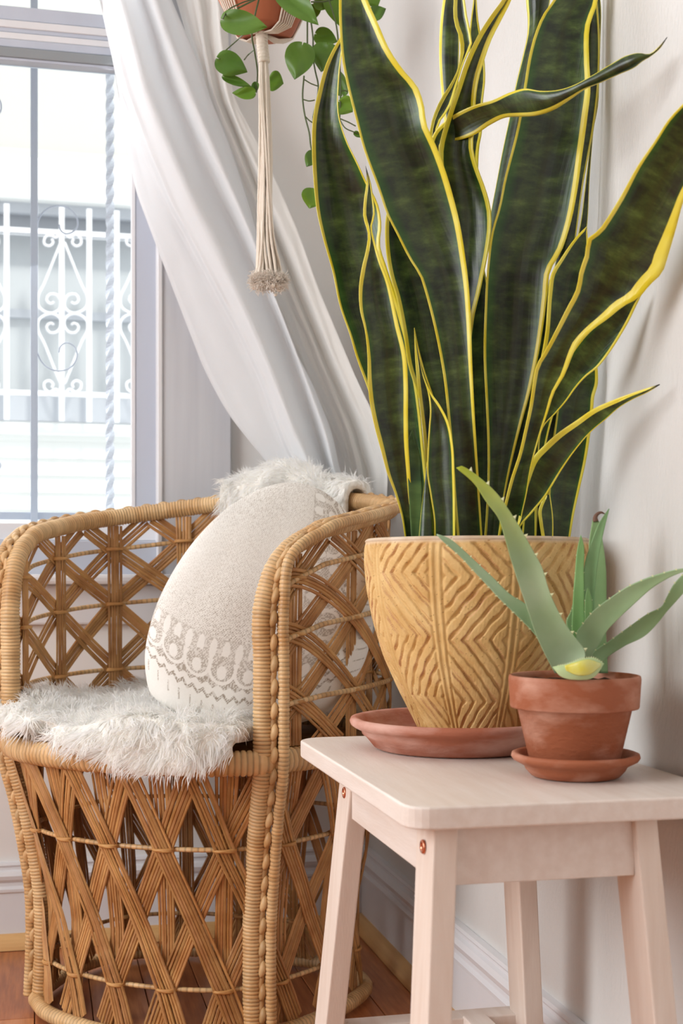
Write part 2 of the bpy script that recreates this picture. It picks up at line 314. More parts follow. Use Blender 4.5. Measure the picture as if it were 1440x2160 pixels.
# window
win = empty('window_1', (0, WY, 0)); tag(win, kind='structure')
yA = WY - 0.018
def wpart(name, x0, x1, y0, y1, z0, z1, m, b=0.002): return box(name, x0, x1, y0, y1, z0, z1, m, win, b)
wpart('casing', cl, cr, yA, WY + 0.002, 0.66, 2.5, M_case, 0.002)
wpart('casing_lit_edge', cl - 0.008, cl + 0.001, yA - 0.004, WY + 0.02, 0.66, 2.36, M_trim, 0.002)  # light on the casing's inner edge, put in as a white strip
wpart('casing', OX0 - 0.12, OX0, yA, WY + 0.002, 0.66, 2.5, M_case)
wpart('head_casing', OX0 - 0.13, cr + 0.01, yA, WY + 0.002, 2.36, 2.5, M_case)
jx = atY(330, 500, WY + 0.03)[0]
wpart('jamb', cl - 0.003, OX1 + 0.0, WY, WY + 0.14, 0.66, 2.36, M_trim)
wpart('jamb', OX0, OX0 + 0.02, WY, WY + 0.14, 0.66, 2.36, M_trim)
wpart('head_jamb', OX0, OX1, WY, WY + 0.14, 2.33, 2.36, M_trim)
# sashes
YS = 2.455
sx0, sx1 = atY(284, 600, YS)[0], cl
wpart('sash_stile', sx0, sx1, YS, YS + 0.03, 0.72, 2.33, M_frame, 0.002)
wpart('sash_bead', sx0 - 0.006, sx0 + 0.001, YS - 0.002, YS + 0.02, 0.77, 1.6, M_trim, 0.001)
wpart('sash_stile', OX0 + 0.02, OX0 + 0.06, YS, YS + 0.03, 0.72, 2.33, M_frame)
zY = lambda py, Y: EYE + (HOR - py) / F * (Y / (FW[1] + RT[1] * (115 - 720) / F))
wpart('sash_bottom_rail', OX0 + 0.02, sx1, YS - 0.006, YS + 0.03, zY(1140, YS), zY(1104, YS), M_trim)
wpart('sill', OX0 - 0.14, cr + 0.012, WY - 0.05, WY + 0.14, zY(1233, WY - .04), zY(1211, WY - .04), M_trim, 0.006)
wpart('sill_riser', OX0, sx1 + 0.0, WY + 0.005, YS + 0.03, zY(1212, WY), zY(1140, WY + .01), M_frame)
wpart('apron', OX0 - 0.12, cr, WY - 0.018, WY + 0.002, zY(1318, WY - .02), zY(1233, WY - .02), M_trim, 0.004)
# meeting rails
def rail(y0, y1, Y0, m, d=0.02, b=0.0015): wpart('meeting_rail', OX0 + 0.02, sx1, Y0, Y0 + d, zY(y1, Y0), zY(y0, Y0), m, b)
rail(21, 50, YS - 0.002, M_frame, 0.035); rail(50, 66, YS - 0.006, M_trim, 0.03); rail(66, 76, YS - 0.003, M_frame, 0.03); rail(76, 90, YS - 0.006, M_trim, 0.03)
rail(90, 107, YS - 0.008, M_frame, 0.025); rail(107, 128, YS - 0.012, M_alum, 0.03); rail(128, 135, YS - 0.009, M_frame, 0.03)
pn = wpart('window_pane', OX0 + 0.05, sx0 + 0.004, YS + 0.012, YS + 0.015, zY(1106, YS), zY(130, YS), M_glass, 0); pn = wpart('window_pane', OX0 + 0.05, sx0 + 0.004, YS + 0.012, YS + 0.015, zY(22, YS), 2.33, M_glass, 0)

# ------------------------------------------------------------------ own security grille just outside the pane
GY = 2.66
def gz(py, px=72): return atY(px, py, GY)[2]
def gx(px): return atY(px, 600, GY)[0]
gr = empty('security_grille', (gx(72), GY, gz(1120))); tag(gr, 'grey-blue iron security grille with a twisted bar right outside the window pane', 'grille')
hw = 7.5 / F * 2.6
for px in (72, -250):
    box('grille_bar', gx(px) - hw, gx(px) + hw, GY - 0.006, GY + 0.006, gz(1160), 2.3, M_bar, gr, 0.001)
def twisted(px):
    n = 220; zz = np.linspace(gz(1160), 2.3, n); V = []; r = 9.5 / F * 2.6
    for i, z in enumerate(zz):
        a = z * 2 * PI / 0.115 
        for j in range(4): V.append((gx(px) + r * math.cos(a + j * PI / 2), GY + r * math.sin(a + j * PI / 2), z))
    Fc = [[i * 4 + j, i * 4 + (j + 1) % 4, (i + 1) * 4 + (j + 1) % 4, (i + 1) * 4 + j] for i in range(n - 1) for j in range(4)] + [[3, 2, 1, 0]]
    tag(mesh('twisted_bar', V, Fc, M_twist, gr), 'twisted white iron bar')
twisted(232); twisted(-90)
def gcurl(pts, name='scroll', r=0.0016, parent=gr, Y=GY, m=M_bar, n=50):
    tube(name, [atY(p[0], p[1], Y) for p in pts], r, m, parent, 6, n)
gcurl([(78, 482), (82, 462), (95, 444), (120, 434), (146, 440), (162, 460), (162, 480), (150, 491), (138, 493), (128, 486), (125, 474)])
gcurl([(78, 742), (86, 760), (100, 775), (120, 782), (144, 778), (160, 760), (162, 742), (152, 727), (140, 723), (128, 730), (124, 744)])
gcurl([(-40, 180), (-15, 195), (1, 215), (1, 235), (-12, 248)]); gcurl([(-40, 640), (-10, 655), (0, 675), (-6, 690)]); gcurl([(-40, 975), (-10, 970), (1, 980), (-5, 995)])
for py in (1088, 1620):
    if py < 1200: box('grille_rail', -0.95, gx(290), GY + 0.008, GY + 0.02, gz(py + 8), gz(py - 8), M_bar, gr, 0.001)

# ------------------------------------------------------------------ neighbouring house with its own white grille
HY = 4.75
def hp(px, py, Y=HY): return atY(px, py, Y)
def hz(py, Y=HY): return atY(130, py, Y)[2]
def hx(px, Y=HY): return atY(px, 600, Y)[0]
hs = empty('neighbouring_house', (hx(130), HY, 0)); tag(hs, 'pale neighbouring house with horizontal white siding and a grey shaded window', 'house')
hX0, hX1 = -1.9, 1.6
y = 895; i = 0
while y < 1500:
    z1, z0 = hz(y), hz(y + 36)
    V = [(hX0, HY + 0.0, z1), (hX1, HY + 0.0, z1), (hX1, HY - 0.018, z0), (hX0, HY - 0.018, z0), (hX0, HY + 0.03, z1), (hX1, HY + 0.03, z1), (hX1, HY + 0.03, z0), (hX0, HY + 0.03, z0)]
    mesh('siding_board', V, [[0, 3, 2, 1], [4, 5, 6, 7], [0, 1, 5, 4], [2, 3, 7, 6], [0, 4, 7, 3], [1, 2, 6, 5]], M_bsid, hs); y += 36; i += 1
box('house_base', hX0, hX1, HY - 0.02, HY + 0.05, -1.2, hz(1495), M_bsid, hs)
wx0, wx1 = hx(-220), hx(275)
box('house_sill', wx0 - 0.03, hX1, HY - 0.05, HY + 0.05, hz(893), hz(842), M_bsill, hs)
box('house_ledge', hX0, hX1, HY - 0.045, HY + 0.05, hz(920), hz(893), M_bsid, hs, 0.004)
box('house_window_frame', wx0, wx1 + 0.02, HY + 0.045, HY + 0.09, hz(668), hz(650), M_bsill, hs)
g1 = box('house_window_pane', wx0, hX1, HY + 0.07, HY + 0.1, hz(842), hz(490), M_bgrey, hs)
box('house_window_header', hX0, hX1, HY - 0.02, HY + 0.06, hz(490), hz(462), M_bhead, hs); box('house_window_header', hX0, hX1, HY - 0.05, HY + 0.06, hz(462), hz(440), M_bsill, hs)
box('house_wall', hX0, wx0, HY, HY + 0.1, hz(842), hz(490), M_bsid, hs)
box('house_fascia', hX0, hX1, HY - 0.09, HY + 0.05, hz(440), hz(352), M_bsid, hs, 0.01)
box('house_fascia', hX0, hX1, HY - 0.06, HY + 0.05, hz(352), hz(330), M_bcream, hs, 0.005)
box('house_upper_wall', hX0, hX1, HY - 0.04, HY + 0.05, hz(330), hz(-200), M_bcream, hs)
box('house_roof', hX0, hX1, HY - 0.1, HY + 0.3, hz(-200), hz(-230), M_bsid, hs)
G2 = HY - 0.14
g2 = empty('window_grille', (hx(132, G2), G2, hz(890, G2))); tag(g2, 'white wrought iron grille with scrolls over the neighbouring window', 'grille')
hb = 5.5 / F * 4.5
for px in range(-102, 330, 58):
    px2 = px if px != 72 else 74
    box('grille_bar', hx(px2 + 0, G2) - hb, hx(px2, G2) + hb, G2 - 0.008, G2 + 0.008, hz(888, G2), hz(438, G2), M_grille, g2, 0.001)
for py in (491, 831):
    box('grille_rail', hx(-140, G2), hx(290, G2), G2 - 0.007, G2 + 0.007, hz(py + 5, G2), hz(py - 5, G2), M_grille, g2, 0.001)
def g2c(pts): gcurl(pts, 'scroll', 0.0042, g2, G2 - 0.012, M_grille, 40)
for cx_ in (132, -42, 306):
    for sx in (-1, 1):
        for (yc, sy) in ((661, 1), (661, -1)):
            P = lambda dx, dy: (cx_ + sx * dx, yc - sy * dy)
            g2c([P(4, 150), P(20, 110), P(40, 60), P(52, 34), P(50, 14), P(36, 3), P(20, 1), P(6, 10), P(4, 26), P(14, 40), P(28, 40), P(34, 28), P(26, 20), P(18, 24)])
            g2c([P(6, 168), P(14, 160), P(28, 166), P(38, 158), P(38, 146), P(28, 142), P(20, 150), P(23, 157)])

# ------------------------------------------------------------------ curtains
def interp_poly(P, ys):
    P = np.array(P, float); return np.interp(ys, P[:, 1], P[:, 0])
def smooth1(a, n=9):
    k = np.ones(n) / n; p = np.pad(a, (n // 2, n // 2), mode='edge'); return np.convolve(p, k, 'valid')
def curtain(name, cols, y0, y1, label, m, step=7, sub=7, thick=0.0012, wob=0.004):
    ys = np.arange(y0, y1 + 1, step); n = len(ys); G = []
    X = [smooth1(interp_poly(c[0], ys)) for c in cols]
    Zc = [np.interp(ys, [p[0] for p in c[1]], [p[1] for p in c[1]]) if isinstance(c[1], list) else np.full(n, c[1]) for c in cols]
    cc = []
    for a in range(len(cols) - 1):
        for s in range(sub):
            t = s / sub; e = (1 - math.cos(PI * t)) / 2
            cc.append((X[a] * (1 - t) + X[a + 1] * t, Zc[a] * (1 - e) + Zc[a + 1] * e, a + t))
    cc.append((X[-1], Zc[-1], len(cols) - 1)); mcol = len(cc); V = []
    for i in range(n):
        for (xx, zz, q) in cc:
            wv = wob * mnoise.noise(Vector((q * 1.9, ys[i] * 0.006, 4.2))) + 0.4 * wob * mnoise.noise(Vector((q * 5, ys[i] * 0.017, 9)))
            V.append(at(xx[i], ys[i], zz[i] + wv))
    V = np.array(V); Vb = V + FW * thick; N0 = len(V)
    Fc = [[i * mcol + j, i * mcol + j + 1, (i + 1) * mcol + j + 1, (i + 1) * mcol + j] for i in range(n - 1) for j in range(mcol - 1)]
    Fb = [[N0 + q for q in f[::-1]] for f in Fc]; ed = []
    for i in range(n - 1):
        ed.append([i * mcol, (i + 1) * mcol, N0 + (i + 1) * mcol, N0 + i * mcol]); a, b = i * mcol + mcol - 1, (i + 1) * mcol + mcol - 1; ed.append([a, N0 + a, N0 + b, b])
    o = mesh(name, np.vstack([V, Vb]), Fc + Fb + ed, m, None, True); return tag(o, label, 'curtain', 'linen curtains at the window')
A0 = [(190, -120), (210, 0), (238, 130), (262, 280), (285, 400), (330, 520), (380, 650), (430, 780), (478, 870), (525, 930), (575, 990), (640, 1090)]
A1 = [(195, -120), (214, 0), (234, 100), (252, 180), (300, 310), (350, 430), (400, 520), (450, 615), (500, 705), (545, 800), (572, 880), (590, 930), (620, 990), (680, 1090)]
A1b = [(205, -120), (226, 0), (246, 100), (266, 180), (314, 310), (364, 430), (414, 520), (464, 615), (512, 705), (556, 800), (584, 880), (602, 930), (630, 990), (690, 1090)]
A2 = [(225, -120), (255, 0), (278, 80), (300, 170), (350, 300), (405, 430), (455, 530), (508, 640), (552, 740), (590, 830), (630, 930), (655, 990), (700, 1090)]
A3 = [(262, -120), (298, 0), (318, 60), (348, 160), (400, 280), (452, 390), (502, 490), (552, 600), (598, 710), (640, 830), (672, 930), (690, 990), (722, 1090)]
A4 = [(285, -120), (326, 0), (350, 70), (384, 160), (428, 270), (474, 370), (520, 470), (562, 580), (605, 690), (650, 810), (690, 920), (705, 990), (730, 1090)]
A5 = [(315, -120), (362, 0), (388, 60), (420, 135), (448, 220), (482, 300), (512, 390), (535, 465), (556, 560), (564, 622), (574, 650), (600, 700), (655, 800), (700, 910), (716, 990), (745, 1090)]
curtain('curtain', [(A0, 2.355), (A1, 2.35), (A1b, 2.30), (A2, 2.275), (A3, 2.33), (A4, 2.295), (A5, 2.34)], -790, 1080, 'white linen curtain swept from the window top down behind the wicker chair', M_curt)
B0 = [(330, -120), (372, 0), (400, 100), (430, 200), (465, 300), (500, 400), (530, 500), (556, 590), (564, 620), (590, 645), (606, 690), (650, 800), (700, 900), (730, 990), (740, 1090)]
B1 = [(360, -120), (398, 0), (416, 90), (440, 200), (478, 300), (520, 400), (556, 500), (592, 600), (634, 690), (678, 800), (722, 900), (745, 990), (755, 1090)]
B2 = [(385, -120), (420, 0), (430, 90), (452, 200), (494, 300), (532, 400), (570, 500), (608, 600), (646, 690), (692, 800), (734, 900), (758, 990), (768, 1090)]
B3 = [(410, -120), (440, 0), (448, 90), (464, 200), (505, 300), (546, 400), (584, 500), (622, 600), (660, 690), (704, 800), (746, 900), (775, 990), (780, 1090)]
B4 = [(430, -120), (460, 0), (466, 90), (478, 200), (518, 300), (562, 400), (604, 500), (642, 600), (680, 690), (726, 800), (772, 900), (800, 990), (800, 1090)]
B5 = [(455, -120), (478, 0), (482, 90), (490, 200), (538, 290), (585, 385), (632, 495), (668, 600), (706, 690), (752, 800), (796, 890), (818, 990), (815, 1090)]
curtain('curtain', [(B0, 2.37), (B1, 2.355), (B2, 2.346), (B3, 2.362), (B4, [(-100, 2.345), (1090, 2.315)]), (B5, [(-100, 2.36), (600, 2.33), (1090, 2.275)])], -790, 1080, 'ivory curtain panel behind the macrame tassel, narrower and nearer the corner', M_curt2, wob=0.005)

# ------------------------------------------------------------------ pink-white wooden stool
ST = 0.47; st = empty('wooden_stool', (0.45, 1.28, 0)); tag(st, 'pale pinkish wooden stool with copper screws holding two potted plants', 'stool')
SX0, SX1, SY0, SY1 = 0.2965, 0.600, 1.037, 1.528
def stool_top():
    pts = []
    for kx, ky, r, a0 in ((1, 1, 0.022, 0), (0, 1, 0.034, PI / 2), (0, 0, 0.024, PI), (1, 0, 0.022, 1.5 * PI)):
        cx_ = SX1 - r if kx else SX0 + r; cy_ = SY1 - r if ky else SY0 + r
        for t in np.linspace(0, PI / 2, 7): pts.append((cx_ + r * math.cos(a0 + t), cy_ + r * math.sin(a0 + t)))
    bm = bmesh.new(); f = bm.faces.new([bm.verts.new((p[0], p[1], ST)) for p in pts])
    ex = bmesh.ops.extrude_face_region(bm, geom=[f]); 
    for v in [e for e in ex['geom'] if isinstance(e, bmesh.types.BMVert)]: v.co.z = ST - 0.0195
    bmesh.ops.recalc_face_normals(bm, faces=bm.faces[:])
    es = [e for e in bm.edges if abs(e.verts[0].co.z - e.verts[1].co.z) < 1e-6]
    bmesh.ops.bevel(bm, geom=es, offset=0.0022, segments=3, affect='EDGES', profile=0.5); bm.verts.index_update()
    V = [tuple(v.co) for v in bm.verts]; Fc = [[v.index for v in f.verts] for f in bm.faces]; bm.free()
    mesh('stool_top', V, Fc, M_stool, st)
stool_top()
def legpts(tx0, tx1, ty0, ty1, bx0, bx1, by0, by1, zt, zb=0.0):
    return [(bx0, by0, zb), (bx1, by0, zb), (bx1, by1, zb), (bx0, by1, zb), (tx0, ty0, zt), (tx1, ty0, zt), (tx1, ty1, zt), (tx0, ty1, zt)]
zt = ST - 0.0195
def xs(px, py, Y): return atY(px, py, Y)[0]
# top rectangle of each leg in x,y ; splay at the floor
lw, ld = 0.0215, 0.051
TX0, TX1 = 0.3235, 0.528; TY0, TY1 = 1.054, 1.405
dx, dy = 0.029, 0.041
legs = [(TX0, TX0 + lw, TY0, TY0 + ld, -dx, -dy), (TX1 - lw, TX1, TY0, TY0 + ld, dx, -dy), (TX0, TX0 + lw, TY1 - ld, TY1, -0.034, 0.055), (TX1 - lw, TX1, TY1 - ld, TY1, 0.03, 0.02)]
for (a, b, c, d, ex, ey) in legs:
    hexa('leg', legpts(a, b, c, d, a + ex, b + ex, c + ey, d + ey, zt), M_stoolv, st, 0.0015)
# aprons
za = zt - 0.052
box('apron', TX0 + lw - 0.003, TX1 - lw + 0.003, TY0 + 0.006, TY0 + 0.026, za, zt, M_stool, st, 0.001)
box('apron', TX0 + lw - 0.003, TX1 - lw + 0.003, TY1 - 0.026, TY1 - 0.006, za, zt, M_stool, st, 0.001)
box('apron', TX0 + 0.001, TX0 + 0.019, TY0 + ld - 0.003, TY1 - ld + 0.003, za + 0.004, zt, M_stool, st, 0.001)
box('apron', TX1 - 0.019, TX1 - 0.001, TY0 + ld - 0.003, TY1 - ld + 0.003, za + 0.004, zt, M_stool, st, 0.001)
# stretchers
def legx(i, z, side): a, b, c, d, ex, ey = legs[i]; f = 1 - z / zt; return (a if side == 0 else b) + ex * f
def legy(i, z): a, b, c, d, ex, ey = legs[i]; f = 1 - z / zt; return (c + d) / 2 + ey * f
zS = 0.165
box('stretcher', legx(2, zS, 1) - 0.004, legx(3, zS, 0) + 0.004, legy(2, zS) - 0.016, legy(2, zS) + 0.014, zS - 0.028, zS, M_stool, st, 0.0015)
box('stretcher', legx(0, zS, 1) - 0.004, legx(1, zS, 0) + 0.004, legy(0, zS) - 0.014, legy(0, zS) + 0.014, zS - 0.028, zS, M_stool, st, 0.0015)
mx = atY(975, 2121, legy(2, zS))[0]
box('stretcher', mx - 0.004, mx + 0.024, legy(0, zS) + 0.014, legy(2, zS) - 0.012, zS - 0.026, zS + 0.002, M_stool, st, 0.0015)
# copper screws on the left faces of the left legs
def screw(px, py, X):
    p = atX(px, py, X); bmv = MB(); n = 20; prof = [(0.0062, 0.0), (0.0062, -0.0012), (0.0052, -0.002), (0.003, -0.0016), (0.0028, 0.001)]
    V = []; 
    for r, d in prof:
        for j in range(n): V.append((X + d, p[1] + r * math.cos(2 * PI * j / n), p[2] + r * math.sin(2 * PI * j / n)))
    Fc = [[i * n + j, i * n + (j + 1) % n, (i + 1) * n + (j + 1) % n, (i + 1) * n + j] for i in range(len(prof) - 1) for j in range(n)]
    o = mesh('screw', V, Fc, M_copper, st, True)
    V = [(X - 0.0006, p[1] + 0.0029 * math.cos(2 * PI * j / 6), p[2] + 0.0029 * math.sin(2 * PI * j / 6)) for j in range(6)]
    V += [(X + 0.002, v[1], v[2]) for v in V]
    mesh('socket', V, [list(range(6))[::-1], list(range(6, 12))] + [[j, (j + 1) % 6, 6 + (j + 1) % 6, 6 + j] for j in range(6)], M_hole, o)
screw(893, 1786, TX0 - 0.0022); screw(727, 1672, TX0 - 0.0015)

# ------------------------------------------------------------------ big carved pot, saucer
PC = at(1005, 1137, 1.46); pcx, pcy = PC[0], PC[1]; rimz = PC[2]
sau = tag(lathe('saucer', [(0, ST + 0.0008), (0.088, ST + 0.0008), (0.093, ST + 0.003), (0.102, ST + 0.014), (0.106, ST + 0.017), (0.107, ST + 0.021), (0.114, ST + 0.024), (0.1185, ST + 0.027), (0.120, ST + 0.031), (0.1185, ST + 0.0345), (0.114, ST + 0.0355), (0.109, ST + 0.034), (0.105, ST + 0.028), (0.096, ST + 0.014), (0.09, ST + 0.0095), (0, ST + 0.0095)], pcx - 0.022, pcy + 0.004, M_terra), 'wide shallow terracotta saucer under the big carved pot', 'saucer', 'terracotta saucers on the stool')
sp = empty('potted_snake_plant', (pcx, pcy, ST + 0.0096)); tag(sp, 'tall yellow-edged snake plant in a carved ochre pot', 'plant')
def pot_body():
    z0 = ST + 0.0098; H = rimz - z0
    key = [(0.0, 0.060), (0.04, 0.064), (0.12, 0.073), (0.25, 0.088), (0.42, 0.105), (0.6, 0.117), (0.75, 0.1235), (0.88, 0.1262), (0.96, 0.1258), (0.985, 0.1245), (1.0, 0.1225)]
    t = np.linspace(0, 1, 230); r = np.interp(t, [k[0] for k in key], [k[1] for k in key]); r = smooth1(r, 15); r[-4:] = [0.1252, 0.1247, 0.1238, 0.1222]
    seg = 640; a = np.arange(seg) / seg * 2 * PI; T, Aa = np.meshgrid(t, a, indexing='ij'); R = np.repeat(r[:, None], seg, 1)
    npan = 9; view = math.atan2(-pcy, -pcx)                    # direction towards the camera
    ph = (Aa - view) / (2 * PI / npan); ph = ph + 0.5; cell = np.floor(ph); fx = ph - cell    # 0..1 across a panel
    par = np.where(np.mod(cell, 2) < 0.5, 1.0, -1.0); par = np.where(cell == npan - 1, 1, par)
    zz = T * H; half = 0.066
    q = np.mod(zz + 0.012 + np.where(par > 0, 0, 0.004), 2 * half); tri = np.where(q < half, q, 2 * half - q)     # zigzag
    arcx = (fx - 0.5) * 0.082
    wob = 0.0008 * np.sin(Aa * 31 + zz * 90) + 0.0005 * np.sin(Aa * 57 - zz * 120)
    phase = (arcx * 1.0 + par * tri * 0.85 + wob) / 0.0148
    g = np.abs(np.mod(phase, 1) - 0.5) * 2; groove = np.clip((g - 0.62) / 0.22, 0, 1)
    groove = groove * groove * (3 - 2 * groove)
    inpan = np.clip((np.minimum(fx, 1 - fx) - 0.085) / 0.03, 0, 1); fade = np.clip((0.975 - T) / 0.015, 0, 1)
    ribg = np.exp(-((np.minimum(fx, 1 - fx) - 0.012) / 0.014) ** 2) * 0.9 + np.exp(-((np.minimum(fx, 1 - fx) - 0.085) / 0.016) ** 2) * 0.8
    nzv = np.sin(Aa * 143 + zz * 700) * np.sin(Aa * 61 - zz * 930)
    brk = 0.75 + 0.25 * np.sin(Aa * 23 + zz * 210)
    dep = (groove * inpan * 0.0034 * brk + ribg * 0.0026) * fade
    R = R - dep + 0.0002 * nzv * fade
    V = np.stack([pcx + R * np.cos(Aa), pcy + R * np.sin(Aa), z0 + zz], 2).reshape(-1, 3)
    # ochre glaze, red clay shows on some groove edges
    edge = np.exp(-((g - 0.68) / 0.09) ** 2) * inpan * fade
    nn = 0.5 + 0.5 * np.sin(Aa * 9 + zz * 60) * np.sin(Aa * 5.3 - zz * 85 + 1)
    thr = np.clip((rng.random(Aa.shape) * 0.35 + nn - 0.45) * 1.7, 0, 1) * edge * 0.75
    base = np.array(c8(224, 190, 130)[:3]); red = np.array(c8(176, 104, 88)[:3]); dark = np.array(c8(196, 154, 94)[:3]); wht = np.array(c8(214, 200, 186)[:3])
    C = base[None, None] * (1 - thr[..., None]) + red[None, None] * thr[..., None]
    tp = np.clip((T - 0.965) / 0.02, 0, 1)[..., None] * 0.8; C = C * (1 - tp) + wht * tp
    spk = (rng.random(Aa.shape) < 0.006)[..., None]; C = np.where(spk, dark * 0.7, C)
    C = C.reshape(-1, 3); n = len(t)
    i, j = np.meshgrid(np.arange(n - 1), np.arange(seg), indexing='ij')
    Fc = np.stack([i * seg + j, i * seg + (j + 1) % seg, (i + 1) * seg + (j + 1) % seg, (i + 1) * seg + j], 2).reshape(-1, 4)
    inner = [(0.119, rimz), (0.1165, rimz - 0.003), (0.1155, rimz - 0.03), (0.09, rimz - 0.04)]; base_n = len(V); Vi = []
    for rr, z in inner:
        for jj in range(seg): Vi.append((pcx + rr * math.cos(a[jj]), pcy + rr * math.sin(a[jj]), z))
    V = np.vstack([V, Vi]); Fl = Fc.tolist(); prev = (n - 1) * seg
    for k_ in range(len(inner)):
        cur = base_n + k_ * seg; Fl += [[prev + jj, prev + (jj + 1) % seg, cur + (jj + 1) % seg, cur + jj] for jj in range(seg)]; prev = cur
    C = np.vstack([C, np.repeat(wht[None] * 0.8, len(Vi), 0)]); Fl.append(list(range(seg))[::-1])
    M_pot = mat('ochre_carved_clay', (1, 1, 1, 1), 0.62, 0.3, var=c8(236, 224, 205), vscale=30, attr=True, bump=0.3, bscale=260)
    tag(mesh('pot', V, Fl, M_pot, sp, True, C))
pot_body()
def soil(name, cx, cy, r, z, parent, n=26):
    V = [(cx, cy, z)]; Fc = []; rings = 10; seg = 40
    for i in range(1, rings + 1):
        for j in range(seg): a = 2 * PI * j / seg; V.append((cx + r * i / rings * math.cos(a), cy + r * i / rings * math.sin(a), z + random.uniform(-0.002, 0.002)))
    Fc += [[0, 1 + j, 1 + (j + 1) % seg] for j in range(seg)]
    for i in range(rings - 1): Fc += [[1 + i * seg + j, 1 + (i + 1) * seg + j, 1 + (i + 1) * seg + (j + 1) % seg, 1 + i * seg + (j + 1) % seg] for j in range(seg)]
    return mesh(name, V, Fc, M_soil, parent, True)
soil('soil', pcx, pcy, 0.1165, rimz - 0.014, sp)

# ------------------------------------------------------------------ ribbon leaves
def ribbon(name, Lp, Rp, Zs, parent, m, mL=5, mR=8, bulge=0.16, th=0.0024, tilt=0.0, N=64, tipmark=False, colf=None, nc=9, convex=0.0, extra=None):
    """Lp, Rp: outline points of the leaf (pixels) from base to tip; Zs: depth along the leaf (list over 0..1)"""
    L = catmull(Lp, N); R = catmull(Rp, N); tt = np.linspace(0, 1, N)
    Zc = np.interp(tt, np.linspace(0, 1, len(Zs)), Zs); Zc = smooth1(Zc, 7) if len(Zs) > 2 else Zc
    mLa = np.interp(tt, np.linspace(0, 1, len(mL)), mL) if isinstance(mL, (list, tuple)) else np.full(N, mL)
    mRa = np.interp(tt, np.linspace(0, 1, len(mR)), mR) if isinstance(mR, (list, tuple)) else np.full(N, mR)
    til = np.interp(tt, np.linspace(0, 1, len(tilt)), tilt) if isinstance(tilt, (list, tuple)) else np.full(N, tilt)
    bul = np.interp(tt, np.linspace(0, 1, len(bulge)), bulge) if isinstance(bulge, (list, tuple)) else np.full(N, bulge)
    G = []; A = []; UV = []; arc = 0; pc = None
    for i in range(N):
        wpx = np.linalg.norm(R[i] - L[i]) + 1e-6; wm = wpx / F * Zc[i]
        a = min(0.88 * mLa[i] / wpx, 0.42); b = min(0.88 * mRa[i] / wpx, 0.42)
        e = min(0.015, 1.5 / wpx) if m is M_leaf else 0.02
        cs = [0, a * 0.5, a, a + e] + list(np.linspace(a + e, 1 - b - e, nc)[1:-1]) + [1 - b - e, 1 - b, 1 - b * 0.5, 1]
        row = []
        for q, c in enumerate(cs):
            p = L[i] * (1 - c) + R[i] * c
            z = Zc[i] + bul[i] * wm * (4 * c * (1 - c)) + til[i] * wm * (c - 0.5)
            row.append(at(p[0], p[1], z)); A.append((1.0 if (c <= a + 1e-9 or c >= 1 - b - 1e-9) else 0.0, c, tt[i] if tipmark else tt[i] * 0.9)); UV.append((c * wm, 0))
        G.append(row); cp = row[len(row) // 2]
        if pc is not None: arc += np.linalg.norm(cp - pc)
        pc = cp
        for q in range(len(cs)): UV[-1 - q] = (UV[-1 - q][0], arc)
    G = np.array(G); nn = G.shape[1]
    du = np.gradient(G, axis=1); dv = np.gradient(G, axis=0); nr = np.cross(du, dv); nr /= np.linalg.norm(nr, axis=2)[..., None] + 1e-12
    if (nr[:, nn // 2] @ FW).mean() > 0: nr = -nr          # towards the camera
    wid = np.linalg.norm(G[:, -1] - G[:, 0], axis=1)
    cc = np.array([[A[i * nn + j][1] for j in range(nn)] for i in range(N)])
    prof = np.sqrt(np.clip(4 * cc * (1 - cc), 0, 1)) * 0.8 + 0.2
    t_ = np.minimum(th, wid * 0.5)[:, None] * prof
    if convex: back = G - nr * (t_ * 0.3 + convex * wid[:, None] * 4 * cc * (1 - cc))[..., None]; front = G + nr * (t_ * 0.3)[..., None]
    else: front = G + nr * (t_ / 2)[..., None]; back = G - nr * (t_ / 2)[..., None]
    V = np.vstack([front.reshape(-1, 3), back.reshape(-1, 3)]); K = N * nn
    Fc = [[i * nn + j, i * nn + j + 1, (i + 1) * nn + j + 1, (i + 1) * nn + j] for i in range(N - 1) for j in range(nn - 1)]
    Fb = [[K + q for q in f[::-1]] for f in Fc]; E = []
    for i in range(N - 1):
        E.append([i * nn, (i + 1) * nn, K + (i + 1) * nn, K + i * nn]); p, q = i * nn + nn - 1, (i + 1) * nn + nn - 1; E.append([p, K + p, K + q, q])
    for j in range(nn - 1): E.append([j, K + j, K + j + 1, j + 1]); p = (N - 1) * nn + j; E.append([p, p + 1, K + p + 1, K + p])
    A2_ = np.array(A + A); 
    if colf is not None: A2_ = colf(A2_)
    o = mesh(name, V, Fc + Fb + E, m, parent, True, A2_, np.array(UV + UV))
    if extra is not None: extra.append((L, R, Zc, til, nr, G))
    return o
def SL(L, R, Z, **k): return ribbon('leaf', L, R, Z, sp, M_leaf, **k)
